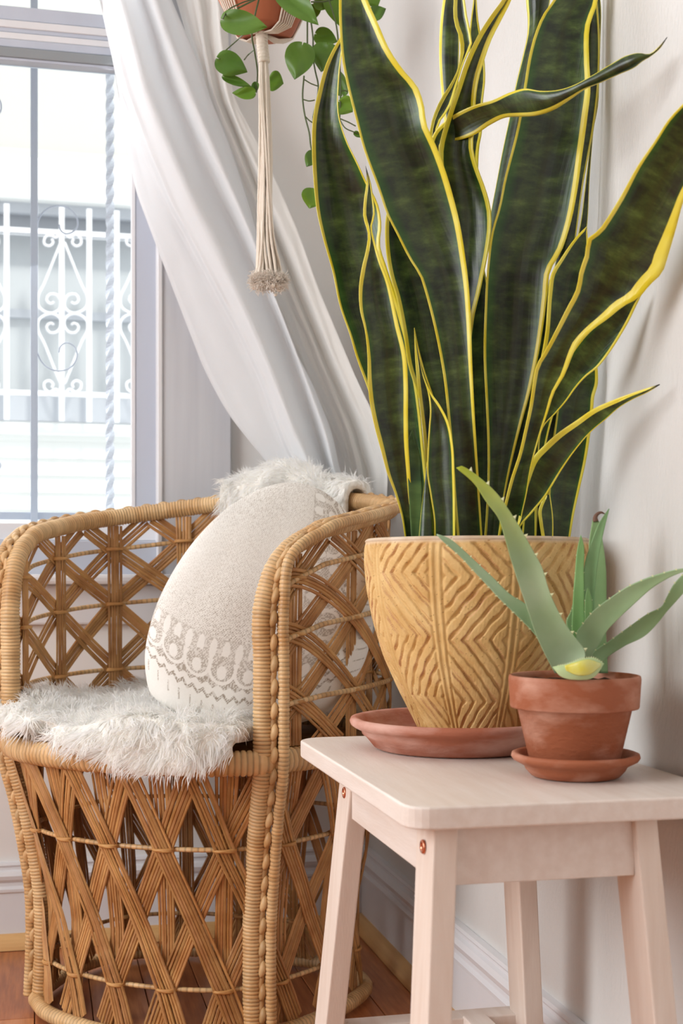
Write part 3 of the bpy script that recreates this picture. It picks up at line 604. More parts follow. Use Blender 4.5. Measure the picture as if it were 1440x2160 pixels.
# front to back, base to tip
SL([(965, 1150), (956, 1040), (951, 960), (944, 880), (936, 800), (926, 740), (909, 662), (893, 603), (889, 590), (861, 542), (838, 496), (815, 450), (800, 405), (765, 308), (750, 250), (734, 188), (722, 129), (717, 73), (715, 0), (718, -60), (735, -140)],
   [(1018, 1150), (1011, 1040), (1006, 960), (1000, 860), (995, 750), (993, 683), (988, 600), (980, 537), (970, 475), (954, 410), (937, 354), (917, 302), (899, 262), (894, 225), (880, 183), (852, 150), (823, 108), (797, 50), (775, 0), (755, -70), (737, -142)],
   [1.42, 1.40, 1.385, 1.37, 1.35, 1.34, 1.35], mL=[5, 5, 4, 3, 3, 4, 6], mR=[3, 4, 6, 9, 11, 12, 12, 13, 14, 9], bulge=[0.18, 0.2, 0.24, 0.22, 0.2, 0.25])
SL([(856, 1150), (846, 1087), (833, 1042), (817, 1000), (804, 952), (790, 900), (780, 850), (776, 812), (775, 750), (769, 694), (760, 658), (757, 610), (763, 565), (772, 527), (776, 496), (766, 454), (767, 429), (773, 377), (771, 351)],
   [(884, 1150), (869, 1062), (865, 1000), (861, 937), (860, 875), (860, 812), (856, 750), (840, 683), (830, 637), (819, 594), (802, 550), (790, 508), (784, 479), (790, 454), (787, 420), (782, 387), (771, 350)],
   [1.43, 1.40, 1.38, 1.37, 1.37], mL=[2, 4, 8, 8, 3, 8, 6, 4], mR=[4, 7, 9, 9, 8, 5, 3, 2], bulge=0.22, tipmark=True)
SL([(870, 1150), (850, 1087), (836, 1042), (822, 1000), (808, 940), (795, 880), (775, 819), (750, 750), (738, 708), (717, 648), (700, 569), (682, 506), (669, 450), (661, 375), (658, 312), (660, 250), (671, 194), (690, 129), (716, 81), (730, 60)],
   [(915, 1150), (905, 1060), (895, 960), (885, 860), (870, 760), (848, 667), (827, 600), (813, 558), (801, 517), (804, 475), (796, 429), (784, 404), (771, 381), (757, 350), (729, 292), (714, 240), (714, 177), (720, 117), (731, 60)],
   [1.47, 1.47, 1.47, 1.46, 1.44, 1.43], mL=[5, 6, 5, 3, 4, 7, 8, 6], mR=[6, 6, 6, 9, 8, 2, 1, 2], bulge=[0.12, 0.12, 0.14, 0.25, 0.35])
SL([(925, 1150), (912, 1000), (900, 900), (880, 830), (862, 775), (850, 700), (835, 625), (822, 580), (815, 540), (812, 500), (815, 450), (835, 400)],
   [(975, 1150), (975, 1000), (960, 800), (935, 660), (905, 560), (870, 470), (838, 398)], [1.45, 1.44, 1.43, 1.42], mL=8, mR=6)
SL([(902, 1150), (897, 1030), (896, 979), (892, 917), (885, 854), (880, 812), (875, 750), (873, 692)], [(935, 1150), (935, 1000), (930, 900), (915, 840), (895, 780), (883, 735), (874, 691)], [1.43, 1.42, 1.41], mL=7, mR=3)
SL([(916, 1150), (915, 1094), (908, 1046), (901, 1000), (902, 948), (905, 896), (907, 869), (902, 827), (892, 795), (880, 735)], [(960, 1150), (958, 1000), (955, 940), (944, 887), (927, 854), (908, 827), (893, 792), (881, 734)],
   [1.40, 1.39, 1.39], mL=2, mR=4, bulge=0.3, tilt=-0.3)
ribbon('leaf', [(868, 1150), (860, 1000), (858, 940), (868, 908)], [(884, 1150), (891, 1080), (891, 1040), (889, 1000), (885, 960), (878, 935), (870, 907)], [1.415, 1.41, 1.41], sp, M_shoot, bulge=0.15)
SL([(882, 1150), (888, 1080), (894, 1030), (900, 974)], [(916, 1150), (912, 1090), (906, 1040), (902, 974)], [1.405, 1.40], mL=1, mR=1, bulge=-0.3)
# centre
SL([(1020, 1150), (1024, 1094), (1028, 1010), (1028, 937), (1024, 840), (1020, 750), (1022, 662), (1028, 558), (1038, 485), (1051, 440), (1065, 371), (1072, 344), (1088, 281), (1105, 183), (1115, 121), (1126, 77), (1145, 31), (1167, 0), (1200, -60), (1222, -120)],
   [(1050, 1150), (1065, 1042), (1083, 958), (1100, 892), (1119, 823), (1133, 760), (1146, 683), (1154, 621), (1160, 571), (1184, 529), (1202, 475), (1217, 402), (1227, 330), (1238, 250), (1245, 187), (1242, 125), (1244, 52), (1261, 0), (1258, -60), (1224, -122)],
   [1.45, 1.43, 1.41, 1.40, 1.40], mL=[4, 4, 4, 3, 4, 5, 5], mR=[2, 4, 8, 11, 12, 13, 10, 8], bulge=[0.2, 0.2, 0.18, 0.15])
SL([(970, 1150), (972, 1000), (965, 800), (950, 650), (940, 560), (930, 450), (928, 380), (926, 312), (942, 250), (963, 187), (984, 125), (1009, 73), (1036, 31), (1059, 0), (1095, -60)],
   [(992, 1150), (990, 900), (995, 704), (1001, 662), (1011, 621), (1022, 569), (1030, 527), (1036, 479), (1035, 444), (1026, 406), (1006, 350), (998, 320), (1002, 250), (1003, 208), (1009, 167), (1022, 123), (1038, 79), (1057, 42), (1078, 0), (1097, -62)],
   [1.46, 1.46, 1.45, 1.43, 1.41, 1.40], mL=[4, 4, 6, 9, 9, 9], mR=[4, 7, 9, 8, 9, 10, 10], bulge=[0.15, 0.15, 0.3, 0.45, 0.4], tilt=[0, 0, 0, 0.2, 0.3])
SL([(970, 1150), (930, 700), (905, 400), (905, 290), (907, 271), (930, 208), (949, 179), (965, 146), (970, 120), (968, 77), (958, 48), (956, 21), (957, 0), (962, -60)],
   [(985, 1150), (950, 500), (920, 300), (925, 262), (947, 229), (967, 167), (980, 127), (984, 118), (995, 94), (992, 69), (984, 31), (980, 0), (964, -62)],
   [1.49, 1.49, 1.48, 1.48, 1.47], mL=[4, 4, 4, 3, 9, 7], mR=[4, 4, 4, 3, 5, 4], bulge=0.3)
SL([(985, 1150), (960, 600), (940, 300), (932, 208), (929, 177), (926, 115), (928, 52), (934, 0), (950, -80)], [(1000, 1150), (980, 600), (965, 300), (967, 146), (968, 80), (965, 0), (952, -82)], [1.53, 1.53, 1.52], mL=7, mR=3, bulge=-0.25)
SL([(985, 1150), (985, 300), (990, 120), (990, 70), (993, 40), (998, 0), (1000, -30)], [(1008, 1150), (1015, 500), (1008, 354), (1011, 305), (1016, 280), (1018, 215), (1023, 167), (1022, 133), (1018, 100), (1012, 65), (1008, 40), (1005, 0), (1003, -32)], [1.51, 1.50, 1.49], mL=2, mR=[5, 6, 9, 10, 4, 3], bulge=0.2)
# horizontal twisting leaf (upper edge / lower edge)
SL([(985, 480), (925, 340), (908, 300), (915, 281), (940, 254), (970, 235), (1003, 221), (1036, 212), (1078, 194), (1105, 187), (1140, 192), (1182, 189), (1207, 181), (1244, 162), (1286, 137), (1323, 117), (1348, 112), (1365, 115), (1390, 97), (1406, 78)],
   [(1000, 480), (960, 350), (930, 310), (935, 300), (965, 296), (1003, 283), (1036, 262), (1067, 248), (1099, 246), (1130, 244), (1171, 230), (1202, 210), (1236, 187), (1265, 175), (1307, 156), (1340, 141), (1355, 129), (1370, 120), (1391, 103), (1407, 79)],
   [1.46, 1.46, 1.44, 1.40, 1.35, 1.31, 1.27, 1.24], mL=[4, 6, 8, 8, 6, 3, 2, 2, 2], mR=[4, 4, 5, 9, 12, 10, 3, 2, 2], bulge=[0.1, 0.2, 0.1, -0.2, -0.35, -0.3], tipmark=True, N=90)
# right side
SL([(1046, 1150), (1065, 1058), (1077, 1010), (1094, 958), (1106, 906), (1117, 854), (1123, 812), (1131, 771), (1148, 742), (1173, 694), (1194, 652), (1215, 610), (1223, 569), (1234, 537), (1240, 502), (1261, 487), (1277, 465), (1307, 417), (1348, 344), (1380, 298), (1411, 250), (1440, 219), (1500, 160), (1560, 110)],
   [(1092, 1150), (1100, 1090), (1110, 1045), (1120, 987), (1135, 930), (1155, 870), (1170, 825), (1190, 792), (1205, 755), (1219, 725), (1244, 700), (1286, 669), (1311, 648), (1348, 627), (1369, 602), (1396, 575), (1409, 537), (1427, 475), (1440, 427), (1475, 350), (1520, 240), (1563, 112)],
   [1.41, 1.37, 1.335, 1.30, 1.27, 1.23, 1.19, 1.15, 1.10], mL=[4, 6, 6, 7, 9, 9, 8, 4, 4, 4], mR=[2, 2, 3, 7, 14, 24, 32, 16, 9, 8, 8], bulge=[0.15, 0.18, 0.2, 0.15, 0.1, 0.12])
SL([(1092, 1150), (1100, 1000), (1120, 850), (1150, 700), (1157, 612), (1162, 579), (1182, 546), (1213, 502), (1236, 478)], [(1130, 1150), (1140, 1000), (1160, 900), (1190, 800), (1210, 700), (1232, 600), (1240, 530), (1238, 480)], [1.44, 1.42, 1.40, 1.39], mL=[3, 3, 4, 8, 8, 4], mR=4, bulge=0.1, tilt=0.2)
SL([(1098, 1150), (1115, 1000), (1140, 890), (1160, 830), (1195, 760), (1240, 700), (1290, 660), (1330, 632), (1353, 618)], [(1130, 1150), (1135, 980), (1150, 894), (1167, 877), (1195, 845), (1215, 817), (1235, 795), (1260, 775), (1282, 748), (1307, 710), (1327, 675), (1338, 652), (1354, 619)], [1.43, 1.42, 1.39, 1.345, 1.315], mL=3, mR=[3, 3, 2, 3, 5, 6], bulge=0.14)
SL([(1150, 1150), (1160, 1000), (1170, 900), (1190, 800), (1225, 740), (1250, 720)], [(1200, 1150), (1210, 1087), (1222, 1032), (1235, 975), (1245, 912), (1251, 860), (1253, 837), (1260, 812), (1260, 777), (1254, 740), (1251, 719)], [1.44, 1.435, 1.425, 1.42], mL=3, mR=[4, 5, 6, 7, 6], bulge=0.1)
SL([(1080, 1150), (1092, 1100), (1105, 1020), (1126, 962), (1147, 940), (1172, 917), (1215, 887), (1252, 862), (1285, 847), (1330, 830), (1360, 820), (1391, 810)], [(1085, 1152), (1095, 1115), (1122, 1082), (1152, 1045), (1167, 1020), (1185, 990), (1215, 947), (1245, 912), (1280, 882), (1305, 860), (1335, 842), (1367, 827), (1391, 812)],
   [1.40, 1.39, 1.375, 1.345, 1.30, 1.265], mL=[3, 8, 13, 13, 11, 9, 5], mR=[4, 4, 2, 1, 1], bulge=0.12, tipmark=True)
SL([(1145, 1150), (1137, 1100), (1135, 1080), (1148, 1045)], [(1166, 1150), (1166, 1090), (1160, 1043)], [1.41, 1.41], mL=7, mR=2, bulge=0.1)
SL([(1100, 1150), (1150, 700), (1170, 560), (1188, 480), (1205, 400), (1218, 300), (1228, 200), (1230, 100), (1236, 20), (1250, -20)], [(1125, 1150), (1150, 900), (1200, 600), (1215, 492), (1223, 433), (1230, 385), (1240, 333), (1250, 281), (1256, 240), (1260, 208), (1264, 146), (1264, 62), (1260, 12), (1256, -22)], [1.47, 1.45, 1.43, 1.42], mL=2, mR=[3, 3, 3, 6, 6], bulge=-0.4)
SL([(1125, 1150), (1150, 800), (1190, 600), (1222, 480), (1235, 380), (1250, 250), (1255, 100), (1256, -40)], [(1140, 1150), (1170, 900), (1200, 700), (1225, 560), (1238, 475), (1243, 380), (1248, 312), (1252, 271), (1260, 229), (1264, 146), (1266, 83), (1266, 0), (1258, -42)], [1.47, 1.46, 1.44, 1.43], mL=1, mR=1, bulge=0.1)
SL([(1020, 1150), (1028, 700), (1030, 560), (1034, 454), (1038, 433), (1045, 396), (1061, 312), (1074, 250), (1088, 177), (1103, 115), (1112, 73), (1113, 42), (1109, 0), (1112, -60)], [(1050, 1150), (1060, 700), (1110, 400), (1140, 200), (1150, 80), (1160, 0), (1170, -40), (1114, -62)], [1.50, 1.49, 1.48, 1.47], mL=[1, 1, 1, 2, 9], mR=5, bulge=-0.35)
SL([(985, 1150), (985, 900), (990, 700), (1010, 540)], [(1050, 1150), (1055, 900), (1045, 700), (1016, 538)], [1.49, 1.48], mL=3, mR=3, bulge=0.1)
SL([(1100, 1150), (1120, 850), (1138, 700), (1158, 590)], [(1150, 1150), (1165, 850), (1178, 700), (1164, 588)], [1.47, 1.46], mL=2, mR=2, bulge=0.1)
# hidden ones closing the rosette
SL([(1040, 1150), (1060, 950), (1100, 820), (1150, 700)], [(1090, 1150), (1120, 950), (1140, 830), (1153, 700)], [1.49, 1.48], mL=4, mR=4)
SL([(1100, 1150), (1130, 950), (1160, 860), (1180, 800)], [(1150, 1150), (1165, 950), (1180, 850), (1183, 800)], [1.47, 1.46], mL=3, mR=3)
SL([(950, 1150), (955, 900), (965, 700), (985, 560)], [(1000, 1150), (1010, 900), (1005, 700), (988, 558)], [1.50, 1.49], mL=3, mR=3)

# ------------------------------------------------------------------ aloe in a small terracotta pot
AC = at(1211, 1425, 1.25); acx, acy = AC[0], AC[1]; arz = AC[2]
tag(lathe('saucer', [(0, ST + 0.0008), (0.040, ST + 0.0008), (0.0425, ST + 0.002), (0.0475, ST + 0.0075), (0.0492, ST + 0.011), (0.0535, ST + 0.0135), (0.0592, ST + 0.0165), (0.0612, ST + 0.0195), (0.0605, ST + 0.0225), (0.058, ST + 0.0235), (0.054, ST + 0.0225), (0.05, ST + 0.017), (0.045, ST + 0.009), (0.042, ST + 0.0065), (0, ST + 0.0065)], acx + 0.001, acy, M_terra2), 'small terracotta saucer beneath the aloe pot near the stool front', 'saucer', 'terracotta saucers on the stool')
al = empty('potted_aloe', (acx, acy, ST + 0.0066)); tag(al, 'spiky green aloe in a small rimmed terracotta pot', 'plant')
zb = ST + 0.0067
lathe('pot', [(0, zb), (0.0405, zb), (0.0412, zb + 0.002), (0.0545, arz - 0.0305), (0.0555, arz - 0.0300), (0.0606, arz - 0.0302), (0.0612, arz - 0.029), (0.0622, arz - 0.012), (0.0628, arz - 0.003), (0.0622, arz + 0.0002), (0.0605, arz + 0.0008), (0.0588, arz), (0.0575, arz - 0.004), (0.0565, arz - 0.012), (0.04, arz - 0.014)], acx, acy, M_terra2, al)
soil('soil', acx, acy, 0.0572, arz - 0.0065, al)
def acol(yt, base=(1, 1, 1)):
    def f(A):
        out = np.ones((len(A), 3)); t = A[:, 2] / 0.9; k_ = np.clip((t - yt) / (1 - yt), 0, 1)[:, None] if yt < 1 else np.zeros((len(A), 1))
        return np.array(base) * (1 - k_) + np.array([1.45, 1.22, 0.14]) * k_
    return f
def aloe(L, R, Z, teeth=(0, 1), base=(1, 1, 1), yt=1.0, bulge=0.12, tilt=0.0, every=5, ts=1.0, name='leaf'):
    ex = []; o = ribbon(name, L, R, Z, al, M_aloe, mL=2, mR=2, bulge=bulge, th=0.004, convex=0.22, tilt=tilt, N=48, colf=acol(yt, base), extra=ex)
    Lc, Rc, Zc, til, nr, G = ex[0]; tb = MB(); wdm = np.linalg.norm(G[:, -1] - G[:, 0], axis=1)
    for side in teeth:
        E = G[:, 0] if side == 0 else G[:, -1]; O = G[:, -1] if side == 0 else G[:, 0]
        for i in range(4, 46, every):
            p = E[i]; out = p - O[i]; out /= np.linalg.norm(out) + 1e-9; tg = E[min(i + 1, 47)] - E[i - 1]; tg /= np.linalg.norm(tg) + 1e-9
            s = 0.0021 * ts; nn_ = nr[i, 0]; tip = p + out * s * 1.0 + tg * s * 0.5
            tb.add([p - tg * s * 0.6 - out * 0.0005, p + nn_ * s * 0.35 - out * 0.0005, p + tg * s * 0.6 - out * 0.0005, p - nn_ * s * 0.35 - out * 0.0005, tip], [[0, 1, 4], [1, 2, 4], [2, 3, 4], [3, 0, 4]])
    if tb.V: tag(tb.build('tooth', M_tooth, o), kind='stuff')
    return o
aloe([(1170, 1420), (1147, 1376), (1131, 1341), (1114, 1291), (1100, 1250), (1077, 1179), (1064, 1133), (1052, 1095), (1025, 1058), (1000, 1020), (962, 987)],
     [(1225, 1415), (1234, 1376), (1211, 1343), (1187, 1308), (1160, 1252), (1140, 1191), (1125, 1164), (1108, 1133), (1079, 1085), (1046, 1039), (1017, 1012), (992, 993), (969, 983), (963, 986)], [1.225, 1.215, 1.205, 1.195, 1.19], teeth=(1,), base=(1.12, 1.1, 1.12), yt=0.52, every=4, ts=1.7, bulge=0.2)
aloe([(1180, 1415), (1129, 1340), (1095, 1304), (1050, 1260), (1029, 1237), (1000, 1206), (971, 1175), (935, 1143), (920, 1128)], [(1210, 1412), (1140, 1332), (1109, 1275), (1079, 1256), (1035, 1214), (1008, 1189), (979, 1162), (942, 1133), (921, 1126)], [1.245, 1.235, 1.23, 1.225], base=(0.95, 1.0, 1.02), every=3, ts=0.9)
aloe([(1215, 1420), (1206, 1341), (1207, 1284), (1212, 1213), (1218, 1154), (1224, 1129)], [(1240, 1420), (1233, 1313), (1232, 1272), (1231, 1202), (1230, 1145), (1225, 1128)], [1.262, 1.264, 1.268], base=(0.62, 0.85, 0.5), every=6, ts=0.5)
aloe([(1225, 1420), (1236, 1320), (1232, 1249), (1233, 1190), (1246, 1147), (1265, 1100), (1283, 1073)], [(1262, 1420), (1254, 1320), (1253, 1284), (1257, 1213), (1264, 1166), (1275, 1112), (1285, 1073)], [1.268, 1.27, 1.272], base=(0.62, 0.8, 0.6), teeth=(), bulge=0.2)
a5 = aloe([(1240, 1420), (1245, 1300), (1242, 1200), (1242, 1143), (1249, 1097)], [(1282, 1420), (1278, 1330), (1279, 1261), (1277, 1190), (1271, 1143), (1263, 1099)], [1.285, 1.286, 1.286], base=(0.82, 0.92, 0.72), teeth=())
tube('dried_tip', [at(1256, 1100, 1.286), at(1255, 1092, 1.286), at(1260, 1084, 1.286), at(1268, 1081, 1.287), at(1275, 1084, 1.288)], np.linspace(0.003, 0.0006, 16), M_dry, al, 6, 16)
aloe([(1232, 1420), (1216, 1350), (1214, 1341), (1228, 1317), (1253, 1287), (1284, 1263), (1324, 1237), (1360, 1221), (1407, 1206), (1440, 1199), (1485, 1197)], [(1262, 1420), (1250, 1378), (1263, 1360), (1279, 1332), (1301, 1308), (1336, 1275), (1383, 1235), (1440, 1207), (1486, 1199)], [1.245, 1.235, 1.22, 1.2, 1.18], teeth=(0,), base=(0.98, 1.04, 0.98), every=3, ts=0.9)
aloe([(1240, 1420), (1250, 1377), (1284, 1353), (1324, 1324), (1367, 1294), (1395, 1280), (1405, 1261), (1421, 1232), (1440, 1211), (1478, 1180)], [(1266, 1420), (1272, 1398), (1313, 1365), (1360, 1341), (1388, 1313), (1407, 1289), (1426, 1268), (1440, 1252), (1480, 1182)], [1.255, 1.25, 1.24, 1.225, 1.215], teeth=(0,), base=(0.8, 0.9, 0.76), every=3, ts=0.8)
aloe([(1230, 1400), (1233, 1300), (1234, 1260), (1238, 1240)], [(1250, 1400), (1250, 1300), (1247, 1260), (1240, 1240)], [1.255, 1.257], base=(0.6, 0.8, 0.5), every=7, ts=0.5)
aloe([(1205, 1400), (1197, 1330), (1194, 1310), (1203, 1290), (1208, 1270)], [(1222, 1400), (1215, 1330), (1212, 1300), (1209, 1270)], [1.27, 1.27], base=(0.7, 0.82, 0.62), every=6, ts=0.5)
# cut leaf stump with gel face
cut = aloe([(1165, 1408), (1183, 1427), (1218, 1434), (1251, 1429), (1273, 1401)], [(1166, 1406), (1192, 1402), (1232, 1389), (1251, 1388), (1274, 1400)], [1.192, 1.186, 1.19], teeth=(1,), base=(1.3, 1.25, 1.05), bulge=-0.16, every=2, ts=0.8)
ribbon('cut_face', [(1194, 1415), (1215, 1424), (1245, 1422), (1266, 1406)], [(1190, 1404), (1210, 1398), (1240, 1391), (1267, 1399)], [1.185, 1.178, 1.184], cut, M_gel, bulge=-0.1, th=0.001, N=24)

# ------------------------------------------------------------------ hanging planter
HZ = 2.0
HC = at(556, 50, HZ); hcx, hcy = HC[0], HC[1]
hpn = empty('hanging_planter', (hcx, hcy, 1.5)); tag(hpn, 'trailing green pothos in a terracotta pot hung in a white macrame cradle', 'plant')
lathe('pot', [(0, 1.497), (0.044, 1.497), (0.047, 1.500), (0.064, 1.537), (0.072, 1.552), (0.0735, 1.556), (0.0735, 1.585), (0.076, 1.587), (0.078, 1.612), (0.073, 1.613), (0.071, 1.59), (0.0, 1.588)], hcx, hcy, M_terra3, hpn)
# macrame cords
def pxr(p): return at(*p)
knot = at(550, 74, HZ + 0.0); bz = knot[2]
KX, KY = knot[0], knot[1]
for i in range(22):
    a = (i / 22) * 2 * PI; r0 = 0.0055 * (0.55 + 0.45 * (i % 2)) + 0.002
    cx_ = lambda s, rr: (KX + s * RT[0] + rr * math.cos(a) * RT[0] + rr * math.sin(a) * FW[0], KY + s * RT[1] + rr * math.cos(a) * RT[1] + rr * math.sin(a) * FW[1])
    pts = []
    for (py, sh, hwid) in ((120, 5, 6), (160, 6, 9), (240, 8, 11), (330, 10, 13), (430, 10, 15), (520, 12, 20), (560, 15, 26), (592, 16, 32)):
        rr = hwid / F * HZ * (0.6 + 0.4 * ((i * 7) % 3) / 2); tw = 0.5 * math.sin(py / 130 + i * 1.7)
        ax = a + tw; X = KX + sh / F * HZ * RT[0] + rr * (math.cos(ax) * RT[0] + math.sin(ax) * FW[0] * 0.7); Yy = KY + sh / F * HZ * RT[1] + rr * (math.cos(ax) * RT[1] + math.sin(ax) * FW[1] * 0.7)
        pts.append((X, Yy, EYE + (HOR - py) / F * HZ + (random.uniform(-0.004, 0.004) if py > 580 else 0)))
    P = catmull(pts, 46); r = 0.0021 + 0.0002 * np.sin(np.arange(46) * 1.9); tube('cord', P, r, M_cord, hpn, 6)
# wrapped knot
P = catmull([at(551, 60, HZ), at(553, 95, HZ), at(557, 132, HZ)], 90); tube('wrapped_knot', P, 0.0083 + 0.0011 * np.abs(np.sin(np.arange(90) * PI / 9)), M_cord, hpn, 14)
# cradle bands: bundles of cords from knot up round the pot
for (a0, nm) in ((-2.55, 0), (-0.75, 0), (0.7, 0), (2.3, 0)):
    for q in range(7):
        az = a0 + (q - 3) * 0.085; pts = []
        dirv = lambda ang: (math.cos(ang) * RT + math.sin(ang) * FW)
        for (rr, z) in ((0.006, bz + 0.002), (0.024, 1.4915), (0.046, 1.4945), (0.0565, 1.512), (0.0690, 1.540), (0.0765, 1.556), (0.0775, 1.58), (0.081, 1.6), (0.082, 1.63), (0.05, 1.8), (0.010, 2.2), (0.004, 2.84)):
            dd = dirv(az); pts.append((hcx + rr * dd[0] + (KX - hcx) * max(0, 1 - rr / 0.046), hcy + rr * dd[1] + (KY - hcy) * max(0, 1 - rr / 0.046), z))
        tube('cradle_cord', pts, 0.0014, M_cord, hpn, 6, 60)
fz = MB()
for _ in range(4200):
    a = random.uniform(0, 2 * PI); rr = random.uniform(0.2, 1) ** 0.6 * 0.027; py = 592 + random.gauss(0, 7)
    p = np.array([KX, KY, 0]) + RT * (16 / F * HZ + rr * math.cos(a)) + FW * rr * 0.7 * math.sin(a); p[2] = EYE + (HOR - py) / F * HZ
    d = np.array([random.gauss(0, 1), random.gauss(0, 1), random.gauss(-0.35, 0.9)]); d /= np.linalg.norm(d); d2 = d + rng.normal(0, 0.8, 3); d2 /= np.linalg.norm(d2)
    s = np.cross(d, [0.3, 0.5, 0.8]); s /= np.linalg.norm(s) + 1e-9; l = random.uniform(0.004, 0.009); wv = 0.0006
    fz.add([p - s * wv, p + s * wv, p + d * l + s * wv, p + d * l - s * wv, p + d * l + d2 * l * 0.6], [[0, 1, 2, 3], [3, 2, 4]])
tag(fz.build('frayed_end', M_fluff, hpn), kind='stuff')
for i in range(26):                                      # little cotton tufts under the tassel
    a = random.uniform(0, 2 * PI); rr = random.uniform(0.3, 1) * 0.024; py = 596 + random.gauss(0, 8)
    p = np.array([KX, KY, 0]) + RT * (16 / F * HZ + rr * math.cos(a)) + FW * rr * 0.7 * math.sin(a); p[2] = EYE + (HOR - py) / F * HZ
    bm = bmesh.new(); bmesh.ops.create_icosphere(bm, subdivisions=2, radius=random.uniform(0.0025, 0.004)); V = [tuple(p + np.array(v.co) * (1 + 0.3 * mnoise.noise(v.co * 400 + Vector((i, 0, 0))))) for v in bm.verts]; Fc = [[v.index for v in f.verts] for f in bm.faces]; bm.free()
    mesh('cord_tuft', V, Fc, M_cord, hpn, True)
def heart(base, tip, width, Z, m=None, fold=0.25, tz=0.0, droop=0.1):
    base = np.array(base, float); tip = np.array(tip, float); ax = tip - base; ln = np.linalg.norm(ax); u = ax / ln; v = np.array([-u[1], u[0]])
    prof = [(-0.10, 0.22), (-0.06, 0.55), (0.05, 0.85), (0.2, 0.99), (0.38, 1.0), (0.55, 0.86), (0.7, 0.64), (0.85, 0.34), (0.95, 0.12), (1.0, 0.0)]
    prof = catmull(prof, 22); nc = 9; G = []
    for (t, h) in prof:
        row = []
        for c in np.linspace(-1, 1, nc):
            tt = t if abs(c) > 0.05 or t > 0 else 0.0; tt = max(t, 0.0) if abs(c) < 0.2 else t
            p = base + u * ln * tt + v * c * h * width / 2
            z = Z + tz * (tt - 0.5) - fold * abs(c) * h * width / F * Z * 0.5 + droop * ln / F * Z * tt * tt + 0.002 * math.sin(tt * 6 + c * 3)
            row.append(at(p[0], p[1], z))
        G.append(row)
    G = np.array(G); n = len(G); V = np.vstack([G.reshape(-1, 3), (G + FW * 0.0006).reshape(-1, 3)]); K = n * nc
    Fc = [[i * nc + j, i * nc + j + 1, (i + 1) * nc + j + 1, (i + 1) * nc + j] for i in range(n - 1) for j in range(nc - 1)]
    Fb = [[K + q for q in f[::-1]] for f in Fc]
    return mesh('leaf', V, Fc + Fb, m or M_poth, hpn, True)
def stem(pts, r=0.0013, Z=1.98, n=24): tube('stem', [at(p[0], p[1], p[2] if len(p) > 2 else Z) for p in pts], r, M_stem, hpn, 6, n)
heart((474, 42), (564, 57), 54, 1.88, tz=-0.02); heart((588, -30), (672, 53), 56, 1.88, tz=-0.03, fold=0.5)
heart((462, 124), (522, 152), 52, 1.93, fold=-0.2); heart((474, 162), (532, 184), 20, 1.945, fold=0.6); heart((535, 196), (489, 196), 27, 1.95, M_poth2, 0.3); heart((540, 175), (532, 200), 16, 1.96)
heart((637, 96), (621, 168), 63, 1.94, fold=-0.2); heart((690, 95), (677, 152), 58, 1.96, fold=-0.2); heart((569, 168), (598, 176), 44, 2.03, M_poth2); heart((655, 12), (660, 44), 40, 2.03, M_poth2)
heart((668, 72), (712, 88), 40, 2.03, M_poth2); heart((665, 2), (702, 10), 34, 2.0, M_poth2); heart((782, 32), (814, 18), 32, 1.98); heart((776, -20), (796, 16), 44, 1.99, M_poth2)
heart((716, 215), (744, 236), 44, 1.98, M_poth2); heart((722, 198), (718, 150), 30, 1.99); heart((663, 322), (646, 352), 30, 1.97); heart((664, 402), (652, 440), 50, 1.97, M_poth2); heart((748, 279), (762, 290), 12, 1.98)
heart((706, -24), (722, 60), 60, 2.0, M_poth2)
stem([(548, -10, 1.93), (536, 40, 1.92), (531, 72, 1.93), (537, 110, 1.95), (543, 155, 1.96), (540, 195, 1.96)]); stem([(520, 66, 1.93), (492, 92), (474, 108), (463, 124, 1.93)], 0.001); stem([(537, 104, 1.95), (525, 114), (515, 126, 1.94)], 0.001)
stem([(648, 40), (648, 70), (648, 97)]); stem([(655, 40), (660, 80), (660, 120), (665, 152), (671, 178), (668, 215), (660, 250), (668, 290)]); stem([(641, 160), (638, 205), (643, 245), (652, 280), (656, 312), (662, 330)]); stem([(642, 168), (655, 176), (671, 182)], 0.001)
stem([(640, 210), (652, 213), (664, 211)], 0.001); stem([(644, 246), (652, 254), (661, 260)], 0.001); stem([(690, -10), (700, 20), (708, 48), (713, 85), (716, 130), (718, 190), (716, 250)]); stem([(716, 250), (735, 258), (750, 266)], 0.001); stem([(716, 252), (728, 270), (745, 278), (756, 282)], 0.001); stem([(718, 193), (726, 191), (733, 193)], 0.001)
stem([(500, 18, 1.9), (520, 8, 1.9), (556, -10, 1.93)], 0.0014); stem([(470, 40, 1.88), (480, 22, 1.89), (505, 8, 1.9), (545, -4, 1.93)], 0.001); stem([(656, 4, 1.97), (690, 2), (720, -8)], 0.0013); stem([(658, 318), (656, 322), (662, 325)], 0.0009); stem([(668, 290), (664, 350), (664, 402)], 0.001)

# ------------------------------------------------------------------ wicker barrel chair
OL = np.array([-0.315, 1.945]); UU = np.array([0.89, -0.456]); VV = np.array([0.456, 0.89])
def cw(u, v, z):
    lat, Z = (OL + UU * u + VV * v) * 0.97; return FW * Z + RT * lat + UP * (z + 0.03 * (EYE - z) * min(1.0, max(z, 0) / 0.06))
ch = empty('wicker_armchair', tuple(cw(0, 0.2, 0.0))); tag(ch, 'woven rattan barrel armchair with wrapped arms beside the window', 'chair')
planU = [(-0.23, 0.0), (-0.262, 0.085), (-0.28, 0.19), (-0.255, 0.30), (-0.17, 0.375), (0.0, 0.415), (0.17, 0.415), (0.262, 0.345), (0.283, 0.22), (0.262, 0.09), (0.23, 0.0)]
planF = [(0.23, 0.0), (0.17, -0.045), (0.09, -0.072), (0.0, -0.082), (-0.09, -0.072), (-0.17, -0.045), (-0.23, 0.0)]
PU = catmull(planU, 400); PFr = catmull(planF, 200)
